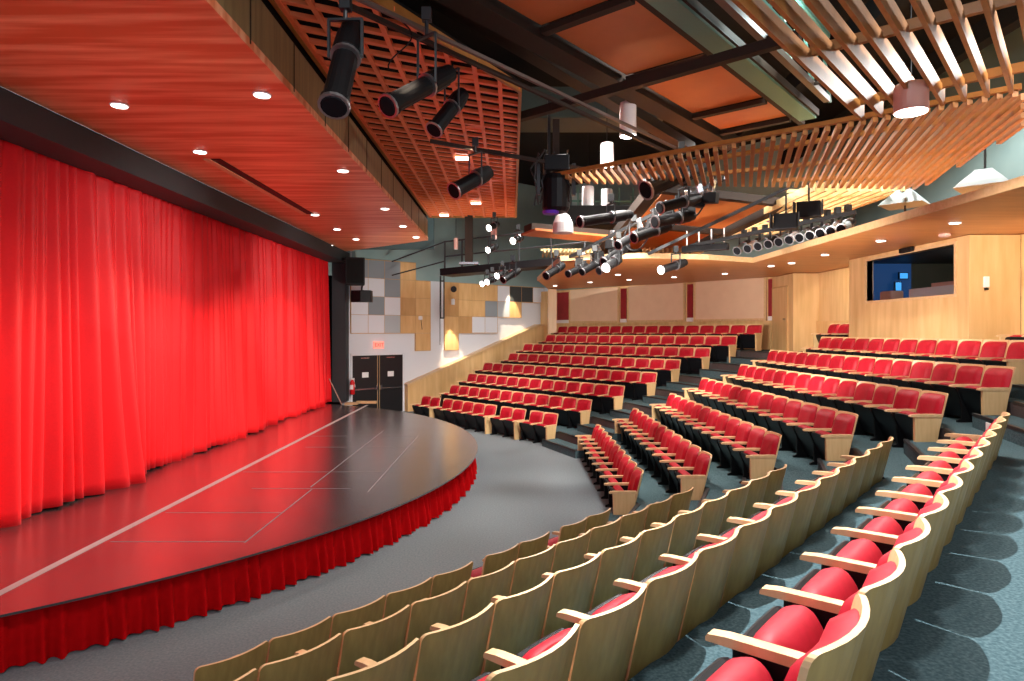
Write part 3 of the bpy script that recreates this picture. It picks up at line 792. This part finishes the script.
# second run of clouds, sloping down over the middle block
def poly3(name, pts, th, m, parent=None):
    bm = bmesh.new(); a = [bm.verts.new(p) for p in pts]; b = [bm.verts.new(Vector(p)+Vector((0,0,th))) for p in pts]; n = len(pts)
    bm.faces.new(a); bm.faces.new(b)
    for i in range(n): bm.faces.new((a[i],a[(i+1)%n],b[(i+1)%n],b[i]))
    return obj(name, bm, m, parent)
D_, A_, B_, E_ = W(655,188,12.9), W(785,203,14.2), W(640,272,20.5), W(590,268,20.0)
t = thing('steel_frame','dark frame with orange infill panels sloping down behind the lighting cluster','ceiling panel')
def q4(u_, v_): return (D_*(1-u_)+A_*u_)*(1-v_)+(E_*(1-u_)+B_*u_)*v_
for i in range(3):
    for j,(ua,ub) in enumerate(((.08,.92),)):
        v0, v1 = i/3+.03, (i+1)/3-.03
        poly3('infill_panel', [q4(ua,v0),q4(ub,v0),q4(ub,v1),q4(ua,v1)], .03, M['cloud'], t)
for a,b in ((q4(0,0),q4(0,1)),(q4(1,0),q4(1,1))): obj('side_beam', bar(a,b,.26,.22), M['beam'], t)
for v in (0,1/3,2/3,1): obj('cross_beam', bar(q4(0,v),q4(1,v),.2,.16), M['beam'], t)
t = thing('bulkhead','dark brown beam with orange underside left of the lighting cluster','beam')
a, b = W(528,232,15.2), W(606,239,15.9)
obj('soffit_board', bar(a,b,.9,.05), M['cloud'], t); obj('beam_body', bar(a+Vector((0,.2,.12)),b+Vector((0,.2,.12)),.5,.18), M['beam'], t)
o = obj('air_duct', box((1.4,17.0,5.65),(4.0,18.0,6.15)), M['roof'], bevel=.03); tag(o,'dark rectangular duct behind the centre lighting cluster','duct')
o = obj('air_duct', box((-.5,14.5,7.6),(3.4,15.6,8.3)), mat('duct_green',(.05,.065,.055),.8), bevel=.03); tag(o,'large dull green duct high under the dark roof','duct')
# roof and high steelwork
struct('ceiling_roof', box((-7,-3,9.0),(12.5,30,9.2)), M['roof'])
struct('wall_stage_upper', box((-2.75,-3,6.1),(-2.66,20.4,9.0)), M['roof'])
struct('wall_behind_lattice', box((-7,21.8,5.6),(-2.6,21.9,9.0)), M['teal'])
def beam_thing(label, a, b, w, h, m, name='roof_beam', cat='beam'):
    o = obj(name, bar(a,b,w,h), m); tag(o, label, cat); return o
beam_thing('dark brown bar crossing under the orange ceiling panels', W(455,136,12.3), W(800,36,8.1), .13,.13, M['beam'], 'cross_bar')
beam_thing('long grey-green pipe running diagonally past the lattice edge', W(340,-10,6.5), W(680,150,11.9), .042,.042, M['brownsteel'], 'lighting_pipe','pipe')
beam_thing('thin brown pipe close beside the long diagonal pipe', W(345,4,6.8), W(684,160,12.1), .05,.05, M['beam'], 'lighting_pipe','pipe')
beam_thing('broad dull brown beam from the top edge down to the centre', W(405,-25,8.0), W(690,148,15), .25,.2, M['beam'])
beam_thing('dark roof beam high above the wood slats, left of two', (6.2,3,8.3),(6.2,22,8.3),.25,.4,M['roof'])
beam_thing('dark roof beam high above the wood slats, right of two', (8.6,3,8.3),(8.6,22,8.3),.25,.4,M['roof'])
# open truss beside the teal beam
t = thing('roof_truss','teal and brown open roof truss above the left edge of the top right slats','truss')
P0, P1 = npt(nB+.83,2.0), npt(nB+.83,12.2)
obj('lower_chord', bar((*P0,CLZ),(*P1,CLZ),.10,.10), M['brownsteel'], t)
obj('upper_chord', bar((*P0,CLZ+1.1),(*P1,CLZ+1.1),.11,.11), M['tealsteel'], t)
obj('lower_chord', bar((*npt(nB+1.15,2.0),CLZ),(*npt(nB+1.15,12.2),CLZ),.08,.08), M['tealsteel'], t)
for i in range(9):
    s_ = 2.5+i*1.1; a = (*npt(nB+.83,s_),CLZ); b = (*npt(nB+.83,s_+.55),CLZ+1.1); c = (*npt(nB+.83,s_+1.1),CLZ)
    obj('strut', rod(a,b,.03), M['tealsteel'], t); obj('strut', rod(b,c,.03), M['tealsteel'], t)
    if i%2==0: obj('strut', rod((*npt(nB+.83,s_),CLZ),(*npt(nB+1.15,s_),CLZ),.03), M['beam'], t)

# ------------------------------------------------------------------ lighting instruments
def instrument(a, b, r, label, group=None, lit=0, drop=.45, body='black', small=1):
    """a = rear of the housing, b = lens end"""
    a = Vector(a); b = Vector(b); r *= small; a = b+(a-b)*(.5+.5*small); t = thing('stage_light', label, 'stage light', (0,0,0), group=group)
    bm = bmesh.new(); add_lathe(bm, a, b, [(.42,r*.72),(.44,r*.86),(.93,r*.86),(.94,r*1.0),(1.0,r*1.0)], 16); obj('lens_barrel', bm, M[body], t, smooth=False)
    bm = bmesh.new(); add_lathe(bm, a, b, [(0,r*.45),(.04,r*.80),(.14,r*.84),(.15,r*.95),(.38,r*1.02),(.41,r*.8)], 16); obj('lamp_housing', bm, M['black'], t)
    d = (b-a)
    for f0,f1,rr in ((.40,.425,1.06),(.985,1.01,1.04)):
        bm = bmesh.new(); add_lathe(bm, a+d*f0, a+d*f1, [(0,r*rr),(1,r*rr)], 16); obj('bright_ring', bm, M['ring'], t)
    bm = bmesh.new(); add_lathe(bm, a+d*1.011, a+d*1.02, [(0,r*.86),(1,r*.80)], 16); obj('lens', bm, M['glow' if lit else 'lensdark'], t)
    mid = a+d*.42; side = d.cross(Vector((0,0,1))).normalized(); bm = bmesh.new()
    top = mid+Vector((0,0,drop))
    for s in (-1,1):
        add_bar(bm, mid+side*s*r*1.15, mid+side*s*r*1.15+Vector((0,0,drop*.7)), .022, .04)
    add_bar(bm, mid+side*r*1.2+Vector((0,0,drop*.7)), mid-side*r*1.2+Vector((0,0,drop*.7)), .04, .022)
    obj('yoke', bm, M['steel'], t)
    bm = bmesh.new(); add_rod(bm, mid+Vector((0,0,drop*.7)), top, .022); add_box(bm, top+Vector((-.05,-.05,-.06)), top+Vector((.05,.05,.07))); obj('clamp', bm, M['steel'], t)
    if lit > 1:
        l = bpy.data.lights.new('stage_light_beam','SPOT'); l.energy = lit; l.spot_size = radians(38); l.spot_blend = .7; l.color=(1,.82,.6); l.shadow_soft_size = .08
        lo = bpy.data.objects.new('stage_light_beam', l); COL.objects.link(lo); lo.parent = t
        lo.location = b+d.normalized()*.06
        lo.rotation_euler = d.to_track_quat('-Z','Y').to_euler()
    return t
def inst(px0,py0,Y0,px1,py1,Y1,r,label,**k): return instrument(W(px0,py0,Y0), W(px1,py1,Y1), r, label, **k)
inst(353,26,6.3,334,106,5.7,.135,'large black stage light hanging nose down in front of the lattice, leftmost', drop=.5)
inst(452,72,7.3,388,106,6.6,.12,'large black stage light pointing left below the long pipe', drop=.75)
inst(464,92,9.0,434,130,8.6,.12,'black stage light hanging over the lattice, third from the left', drop=.7)
inst(490,171,10.9,454,191,10.4,.14,'black stage light over the lower lattice, pointing down left', drop=.6)
beam_thing('dark pipe across the lower lattice carrying a stage light', W(430,141,11.2), W(600,172,11.4), .06,.06, M['beam'], 'lighting_pipe','pipe')
o = obj('lamp_cable', (lambda b:[add_rod(b, W(400+12*sin(i*.5)+i*0,20+i*5,7.4), W(400+12*sin((i+1)*.5),25+i*5,7.4), .008,6) for i in range(10)] and b)(bmesh.new()), M['black']); tag(o,'thin black cable curving down beside the second stage light','cable')
# centre cluster on a pipe that climbs to the right
inst(712,160,12.0,646,190,11.4,.22,'big dark moving light with a bright glare behind it in the centre', drop=.5, small=.8)
cl = [
 (706,196,12.2,660,208,11.7,.15,'black stage light with cables under the big moving light'),
 (700,214,12.4,655,222,11.9,.16,'dark stage light at the right of the centre cluster'),
 (640,213,12.2,580,222,11.6,.14,'black stage light with a bright rim at the left of the centre cluster'),
 (676,224,12.5,634,238,12.0,.14,'stage light in the middle of the centre cluster, pointing down left'),
 (648,228,13.2,618,245,12.7,.13,'black stage light below the rimmed one in the cluster'),
 (632,243,14.0,604,262,13.5,.14,'black stage light low in the cluster with a chrome clamp'),
 (624,258,14.5,599,271,14.0,.12,'lowest black stage light of the cluster, white lens edge'),
 (606,258,14.5,582,272,14.0,.12,'small black stage light left of the lowest cluster lamp'),
 (590,264,14.6,568,274,14.1,.12,'small dim stage light right of the catwalk end'),
 (566,263,14.6,546,276,14.1,.13,'black stage light with pale lens hanging under the catwalk end'),
 (522,268,14.8,503,280,14.4,.12,'black stage light under the middle of the catwalk'),
]
for c in cl: inst(*c[:7], c[7], drop=.35, small=.74)
inst(686,262,14.4,661,270,13.9,.10,'small stage light with a lit bluish lens right of the cluster', lit=1, drop=.35)
inst(622,255,13.6,606,268,13.2,.15,'stage light with a lit white lens at the bottom of the cluster', lit=1, small=.7, drop=.35)
for i,(px,py,Y,n) in enumerate(((489,228,18,'uppermost, over the catwalk rail'),(488,250,19,'on the catwalk rail'),(497,276,19,'below the catwalk deck'),(487,282,19.5,'lowest, left under the catwalk'),(513,241,17,'right of the catwalk lamps'),(482,284,20,'leftmost under the catwalk'))):
    inst(px+9,py-4,Y+.3,px,py,Y,.10,'stage light with a glaring white lens, '+n, lit=1, drop=.3, group='lit lamps on the catwalk')
# cables draped along the centre cluster
for i,(p,q,sag,n) in enumerate(((W(715,176,12.1),W(676,204,12.6),.5,'topmost'),(W(690,190,12.4),W(650,222,13.0),.45,'middle'),(W(660,206,12.9),W(622,240,13.8),.5,'lower'),(W(630,222,13.6),W(592,258,14.8),.35,'lowest'))):
    bm = bmesh.new(); pr = None
    for j in range(13):
        f_ = j/12; v = p*(1-f_)+q*f_-Vector((0,0,sag*4*f_*(1-f_)))
        if pr is not None: add_rod(bm, pr, v, .016, 6)
        pr = v
    o = obj('lamp_cable', bm, M['steel']); tag(o,'black cable drooping under the pipe of the centre light cluster, %s one'%n,'cable','cables of the centre cluster')
# clamps and gel boxes hung on the cluster pipe
rnd = random.Random(21)
for i,(px,py,Y) in enumerate(((712,186,12.1),(700,190,12.3),(688,197,12.6),(668,206,12.9),(655,214,13.1),(640,224,13.6),(612,236,14.3),(597,247,14.8),(583,254,15.2))):
    t = thing('pipe_clamp','chromed clamp with black dimmer box on the cluster pipe, %s from the top right'%ORD[i],'clamp',W(px,py,Y),rnd.uniform(-1,1),group='clamps on the cluster pipe')
    obj('clamp_body', box((-.05,-.05,-.12),(.05,.05,.12), Matrix.Rotation(rnd.uniform(-.6,.6),4,'Y')), M['chrome'], t, bevel=.01)
    obj('dimmer_box', box((-.12,-.09,-.32),(.12,.09,-.12), Matrix.Rotation(rnd.uniform(-.3,.3),4,'Y')), M['black'], t, bevel=.01)
# rigging pipes
beam_thing('dark pipe carrying the centre lighting cluster', W(560,262,15.5), W(725,178,12.1), .07,.07, M['steel'], 'lighting_pipe','pipe')
beam_thing('thin pipe rising towards the far slatted canopy', W(648,254,14.2), W(792,186,12.6), .06,.06, M['steel'], 'lighting_pipe','pipe')
beam_thing('pipe along the soffit edge carrying the right hand row of lights', W(690,246,14.4), W(856,212,12.0), .07,.07, M['steel'], 'lighting_pipe','pipe')
rw = ['leftmost','second','third','fourth','fifth','sixth','seventh','eighth','ninth','tenth','eleventh']
for i in range(11):
    f_ = i/10; px = 742+f_*104; py = 247-f_*22; Y = 14.6-f_*2.3
    inst(px+7,py-4,Y+.15,px-5,py+4,Y-.15,.10,'black stage light with pale cap in the soffit edge row, %s from the left'%rw[i] if i else 'black stage light with pale cap in the soffit edge row, leftmost', drop=.3, body=('reflector','lampwhite','reflector','black')[i%4], group='stage lights along the soffit edge')
for i,(px,py,n) in enumerate(((786,222,'left'),(809,210,'right'))):
    t = thing('barn_door_light','black box light with barn doors below the pale canopy, %s of two'%n,'stage light',W(px,py,12.0),-.5,group='box lights below the pale canopy')
    obj('body', box((-.2,-.15,-.14),(.2,.15,.14)), M['black'], t, bevel=.01)
    obj('bracket', bar((0,0,.14),(0,0,.5),.03,.03), M['steel'], t)
    for s in (-1,1): obj('barn_door', box((s*.2-.01,-.3,-.13),(s*.2+.01,-.15,.13), Matrix.Rotation(s*.15,4,'Z')), M['steel'], t)
t = thing('led_bar','black bar light on hangers left of the soffit edge row','stage light',W(705,248,14.2),-.6)
obj('housing', box((-.5,-.08,-.07),(.5,.08,.07)), M['black'], t, bevel=.01)
for i in range(4): obj('hanger', bar((-.4+.27*i,0,.07),(-.4+.27*i,0,.4),.025,.025), M['lampwhite'], t)
# dense hanging rig left of the centre
t = thing('moving_light','bulky black moving light with cables hanging left of the fan canopy tip','stage light',W(556,181,11.5))
bm = bmesh.new(); add_lathe(bm,(0,0,-.55),(0,0,.1),[(0,.20),(.1,.24),(.85,.24),(1,.20)],16); obj('head', bm, M['black'], t)
obj('base', box((-.22,-.2,.15),(.22,.2,.42)), M['black'], t, bevel=.02)
bm = bmesh.new(); add_bar(bm,(-.31,0,-.25),(-.31,0,.3),.06,.12); add_bar(bm,(.31,0,-.25),(.31,0,.3),.06,.12); obj('yoke', bm, M['steel'], t)
obj('lens', (lambda b:(add_lathe(b,(-.1,-.1,-.6),(-.1,-.1,-.551),[(0,.13),(1,.15)],14),b)[1])(bmesh.new()), M['purple'], t)
rnd = random.Random(9)
for k in range(7):
    bm = bmesh.new(); p0 = Vector((rnd.uniform(-.35,.35),rnd.uniform(-.2,.2),.5))
    for j in range(7):
        p1 = p0+Vector((rnd.uniform(-.09,.09),rnd.uniform(-.05,.05),-.13)); add_rod(bm,p0,p1,.014,6); p0 = p1
    obj('cable', bm, M['steel'], t)
beam_thing('vertical black mast above the bulky moving light', W(556,120,11.5), W(556,176,11.5), .11,.11, M['beam'],'mast','mast')
beam_thing('vertical pipe right beside the black mast', W(549,95,11.6), W(549,178,11.6), .05,.05, M['steel'],'mast','mast')
o = obj('gel_panel', (lambda b:(add_box(b,(-.42,-.02,-.12),(.42,.02,.12)),b)[1])(bmesh.new()), M['purple'], loc=W(754,212,16.0)); o.rotation_euler=(0,.35,0); tag(o,'purple cloth panel hanging behind the far end of the fan canopy','banner')

# pendants: cylinder lamps
def pendant(px, py, Y, r, h, m, label, glow=True, power=0, group=None, top=9.0):
    p = W(px,py,Y); t = thing('pendant_lamp', label, 'pendant lamp', p, group=group)
    bm = bmesh.new(); add_lathe(bm,(0,0,0),(0,0,h),[(0,r),(.9,r),(1,r*.92)],24); obj('shade', bm, M[m], t, smooth=False)
    bm = bmesh.new(); add_lathe(bm,(0,0,-.012),(0,0,-.002),[(0,r*.93),(1,r*.93)],24); obj('diffuser', bm, M['glow' if glow else 'lampwhite'], t)
    obj('suspension_cable', rod((0,0,h),(0,0,min(top,p.z+h+2.2)-p.z),.008,6), M['black'], t)
    if power:
        l = bpy.data.lights.new('lamp_beam','SPOT'); l.energy = power; l.spot_size = radians(150); l.spot_blend = .5; l.shadow_soft_size = r; l.color=(1,.95,.88)
        lo = bpy.data.objects.new('lamp_beam', l); COL.objects.link(lo); lo.parent = t; lo.location = (0,0,-.05)
pendant(628,136,11.5,.145,.58,'lampwhite','white cylinder pendant, highest and nearest of those in the centre',power=250)
pendant(607,166,14.5,.15,.5,'lampwhite','white cylinder pendant left of the highest one, half hidden by the canopy',power=90)
pendant(588,211,17.5,.16,.65,'lampwhite','white cylinder pendant below the tip of the fan canopy',power=300)
pendant(607,214,18.6,.16,.7,'lampwhite','grey white cylinder pendant right of the one below the canopy tip',power=300)
pendant(456,249,20.5,.07,.34,'lamppink','small pinkish pendant over the catwalk stair, leftmost',glow=False)
pendant(494,239,19.5,.09,.42,'lamppink','small pinkish pendant right of the catwalk mast',glow=False)
pendant(911,112,7.2,.17,.30,'lamppink','large pinkish can lamp with glowing bottom between top right slats',power=350,top=7)
t = thing('cone_lamp','white bell-shaped lamp hanging under the bulky moving light','pendant lamp',W(563,233,12.6))
bm = bmesh.new(); add_lathe(bm,(0,0,0),(0,0,.38),[(0,.20),(.5,.19),(.85,.13),(1,.06)],20); obj('shade', bm, M['lampwhite'], t)
obj('suspension_cable', rod((0,0,.38),(0,0,1.2),.01,6), M['black'], t)
# industrial reflectors over the right soffit
for i,(px,py,Y,n) in enumerate(((985,185,10.5,'grey industrial reflector above the soffit, near the right edge'),(905,203,12.4,'grey industrial reflector above the soffit, under the canopy corner'))):
    t = thing('reflector_lamp', n, 'reflector lamp', W(px,py,Y), group=None)
    bm = bmesh.new(); add_lathe(bm,(0,0,-.05),(0,0,.24),[(0,.52),(.3,.42),(1,.16)],4); obj('hood', bm, M['reflector'], t)
    obj('hanger', rod((0,0,.2),(0,0,1.0),.02,6), M['steel'], t)
    obj('stem', rod((.0,0,-.05),(.0,0,-.28),.02,6), M['steel'], t)

# ------------------------------------------------------------------ catwalk at the far side
t = thing('catwalk','black steel catwalk with rails in front of the far side wall','catwalk')
a, b = W(446,273,21.6), W(600,259,19.5)
obj('deck', bar(a,b,.8,.22), M['black'], t)
obj('deck_edge', bar(a+Vector((0,-.42,-.02)),b+Vector((0,-.42,-.02)),.03,.05), M['chrome'], t)
for f_ in (0,.12,.3,.5,.7,.9): 
    p = a*(1-f_)+b*f_; obj('rail_post', rod(p+Vector((0,-.38,.1)), p+Vector((0,-.38,1.0)), .03), M['steel'], t)
for h in (.5,.98): obj('rail', rod(a+Vector((0,-.38,h)), b+Vector((0,-.38,h)), .025), M['steel'], t)
for h in (.35,.98): obj('stair_rail', rod(a+Vector((0,-.38,h)), W(392,283-h*22,22.2), .022), M['steel'], t)
t = thing('mast','thick black vertical post passing through the catwalk','post',(0,0,0))
obj('shaft', bar(W(469,150,20.4),W(469,263,20.4),.24,.22), M['beam'], t)
obj('base_plate', box(W(469,263,20.4)+Vector((-.3,-.15,-.05)),W(469,263,20.4)+Vector((.3,.15,.02))), M['chrome'], t)
t = thing('conduit_frame','black conduit dropping down the far wall below the catwalk end','conduit')
p0 = W(440,281,23.9)
bm = bmesh.new(); add_rod(bm,W(440.5,276,23.8),W(440.5,318,23.8),.03); obj('long_pipe', bm, M['steel'], t)
obj('short_pipe', rod(W(444,270,23.8),W(444,318,23.8),.025), M['steel'], t)
obj('tail', rod(W(440,318,23.8),W(440,345,23.8),.012), M['steel'], t)
bm = bmesh.new(); add_rod(bm,W(440,318,23.8),W(444.5,318,23.8),.025); add_rod(bm,W(440,281,23.8),W(444.5,281,23.8),.025); obj('cross_piece', bm, M['steel'], t)
# rail of the high catwalk in the rear centre
t = thing('catwalk','distant teal catwalk rails behind the pendants','catwalk')
for py in (201,209): obj('rail', bar(W(572,py,22.5),W(720,py+2,21.0),.05,.06), M['tealsteel'], t)
for px in (578,601,619,633,655,680): obj('rail_post', bar(W(px,188,22.4),W(px,216,22.4),.05,.05), M['tealsteel'], t)
obj('deck', bar(W(566,226,22.3),W(652,228,22.3),.9,.6), M['roof'], t)
t = thing('high_glass_screen','pale lit rectangular screens on the high rear wall','screen')
for px0,px1,py0,py1 in ((572,586,193,215),(630,668,196,216),(668,700,190,214)):
    a_ = W(px0,py1,23.3); b_ = W(px1,py0,23.3); obj('pane', box((a_.x,23.3,a_.z),(b_.x,23.34,b_.z)), mat('screen_pale',(.33,.42,.42),.6), t)

# ------------------------------------------------------------------ speakers, sconces on the far wall
t = thing('loudspeaker','large black loudspeaker mounted high beside the stage pillar','speaker')
obj('enclosure', box((0,0,0),(.62,.55,.88), Matrix.Translation(W(345,284.5,20.9))@Matrix.Rotation(.25,4,'Z')), M['black'], t, bevel=.02)
obj('grille', box((.05,-.02,.05),(.57,-.002,.83), Matrix.Translation(W(345,284.5,20.9))@Matrix.Rotation(.25,4,'Z')), M['roof'], t)
obj('bracket', bar(W(347,259,21.0),W(340,259,21.3),.06,.06), M['steel'], t)
t = thing('loudspeaker','small wedge-shaped black speaker under the large loudspeaker','speaker')
bm = bmesh.new(); add_prism(bm,[(-.32,-.05),(.02,-.2),(.34,-.12),(.34,.2),(.02,.2),(-.32,.1)],-.2,.18); o=obj('enclosure', bm, M['black'], t, bevel=.015); t.location = W(361,296,21.3)
obj('bracket', bar((0,.1,.2),(0,.2,.45),.05,.05), M['steel'], t)
def sconce(px, py, Y, label, power, dirn=-1):
    p = W(px,py,Y); t = thing('wall_sconce', label, 'wall light', p)
    bm = bmesh.new(); add_lathe(bm,(0,0,-.1),(0,0,.12),[(0,.07),(.8,.07),(1,.04)],14); obj('shade', bm, M['lampwhite'], t)
    obj('bracket', bar((0,0,.05),(.05,.12,.05),.03,.03), M['steel'], t)
    l = bpy.data.lights.new('sconce_beam','SPOT'); l.energy = power; l.spot_size = radians(34); l.spot_blend=.45; l.shadow_soft_size=.03; l.color=(1,.85,.62)
    lo = bpy.data.objects.new('sconce_beam', l); COL.objects.link(lo); lo.parent = t; lo.location = (0,0,-.14); lo.rotation_euler = (radians(14),0,0)
sconce(453,302,24.3,'small white wall light over a bright pool on the maple panel, left one',300)
sconce(514,268,26.2,'small white wall light over the upper right panels near the column',380)
t = thing('round_camera','small dark round device high on the maple panel left part','camera',W(453.5,289,24.3))
bm = bmesh.new(); add_lathe(bm,(0,0,0),(0,.14,0),[(0,.10),(.6,.12),(1,.08)],14); obj('housing', bm, M['black'], t)
t = thing('wall_hook','small white device on the single maple column panel','wall device',W(420.5,318,23.9))
obj('body', box((-.07,-.05,-.07),(.07,.05,.07)), M['lampwhite'], t, bevel=.02); obj('dangling_cord', rod((.02,0,-.07),(.06,0,-.42),.01,6), M['black'], t)

# step light plates
p_, q_ = e6[2], e6[1]
a = lerp(q_,p_,.40); 
o = obj('step_light', box((-.1,-.012,-.06),(.1,.0,.06)), M['paper'])
pp = Vector((*lerp(edgeline(5,0)[2],edgeline(5,0)[1],.30),0)); d_ = (Vector((*edgeline(5,0)[1],0))-Vector((*edgeline(5,0)[2],0))).normalized()
nn = Vector((-d_.y,d_.x,0)); nn = nn if nn.x < 0 else -nn
o.location = pp + nn*.455 + Vector((0,0,1.65+.075)); o.rotation_euler = (0,0,atan2(d_.y,d_.x)); o.name = 'step_light'
tag(o,'small white step light plate on a carpeted riser at the right edge','step light')

# ------------------------------------------------------------------ lights
def area(loc, rot, sx, sy, e, col=(1,1,1)):
    l = bpy.data.lights.new('house_light','AREA'); l.shape='RECTANGLE'; l.size=sx; l.size_y=sy; l.energy=e; l.color=col
    o = bpy.data.objects.new('house_light', l); COL.objects.link(o); o.location=loc; o.rotation_euler=rot; return o
def spot(loc, to, e, deg, col=(1,.9,.75), blend=.6, r=.1):
    l = bpy.data.lights.new('rig_and_fill_beam','SPOT'); l.energy=e; l.spot_size=radians(deg); l.spot_blend=blend; l.shadow_soft_size=r; l.color=col
    o = bpy.data.objects.new('rig_and_fill_beam', l); COL.objects.link(o); o.location=loc
    o.rotation_euler = (Vector(to)-Vector(loc)).to_track_quat('-Z','Y').to_euler(); return o
# high fill spots added under the roof to brighten the hall, without fixtures
for (x,y,e) in ((3.2,9.8,450),(8.4,10.4,900),(7.5,12,900),(5,16,900),(1.5,13,900),(1.0,18.5,900),(7.2,5.4,650),(.5,2,500)):
    l = bpy.data.lights.new('roof_fill','SPOT'); l.energy=e*.75; l.shadow_soft_size=.25; l.color=(1,.96,.92); l.spot_size=radians(155); l.spot_blend=.4
    o = bpy.data.objects.new('roof_fill', l); COL.objects.link(o); o.location=(x,y,7.6)
# broad fill spots added in mid air to brighten the curtain
for (y,yy) in ((4.5,8.0),(10.5,12.0),(17,15.0)):
    spot((-.3,yy,5.0),(-6,y,3.5),330,52,(1,.93,.88),.9)
# beams from the rig onto the curtain, stage and seats
for (y,z,yy) in ((4.4,1.9,11.6),(6.8,1.6,13.6),(9.6,1.9,16.6),(12.4,1.7,6.0),(15.0,1.7,7.4),(17.8,1.9,11.0)):
    spot((-.6,yy,6.0),(-6,y,z),1500,24,(1,.80,.58),.8)
for (a,b,e) in (((1.0,9,6.0),(-3.5,10,0),500),((2,12,6.0),(3,19,1),900),((2,12,6.0),(3.5,12.5,.5),700),((-.2,5.6,6.0),(1.4,3.4,1.2),450),((3,14,6.0),(7.9,13,3),500)):
    spot(a,b,e,75,(1,.92,.82))
w = bpy.data.worlds.new('world'); SC.world = w; w.use_nodes = True
w.node_tree.nodes['Background'].inputs[0].default_value = (.80,.88,1,1); w.node_tree.nodes['Background'].inputs[1].default_value = .95
# soft floods added low in the hall to brighten far walls and soffit
for (a,b,e) in (((3.2,12.2,3.2),(4.5,22,3.9),700),((3.0,11.0,3.0),(8,13,4.0),600),((-1,15,2.6),(-2,24,3.6),500)):
    spot(a,b,e,110,(1,.93,.84),.8,.4)
spot((.95,4.5,6.0),(2.9,3.3,1.6),1250,84,(.95,1,1),.4,.03)
spot((6.6,5.0,6.9),(4.0,7.6,5.6),420,64,(1,1,1),.5,.03)
spot((7.7,8.6,4.45),(8.3,11.1,3.3),160,80,(1,.9,.72),.3,.05)
spot((7.2,15.9,4.40),(8.62,17.0,3.2),60,80,(1,.9,.72),.3,.05)
l = bpy.data.lights.new('truss_fill','POINT'); l.energy=80; l.shadow_soft_size=.1; l.color=(.85,1,.97)  # added fill that brightens the truss, no fixture there
lo = bpy.data.objects.new('truss_fill', l); COL.objects.link(lo); lo.location=(4.3,9.6,7.6)
l = bpy.data.lights.new('booth_fill','POINT'); l.energy=14; l.color=(1,.9,.8); l.shadow_soft_size=.1  # added faint fill inside the booth, not a modelled lamp
lo = bpy.data.objects.new('booth_fill', l); COL.objects.link(lo); lo.location=(9.2,12.8,4.2)
# ------------------------------------------------------------------ camera
cam = bpy.data.cameras.new('camera'); co = bpy.data.objects.new('camera', cam); COL.objects.link(co)
cam.sensor_width = 36; cam.lens = 36*F/1024; cam.shift_y = -9.5/1024; cam.clip_start = .05
co.location = (0,0,EYE); co.rotation_euler = (pi/2,0,0); SC.camera = co
SC.view_settings.view_transform = 'Standard'; SC.view_settings.look = 'None'; SC.view_settings.gamma = 1
SC.view_settings.use_curve_mapping = False; SC.view_settings.exposure = .8
for o_ in bpy.data.objects:
    if 'label' in o_ and len(str(o_['label']).split())>16: print('LONG', o_['label'])
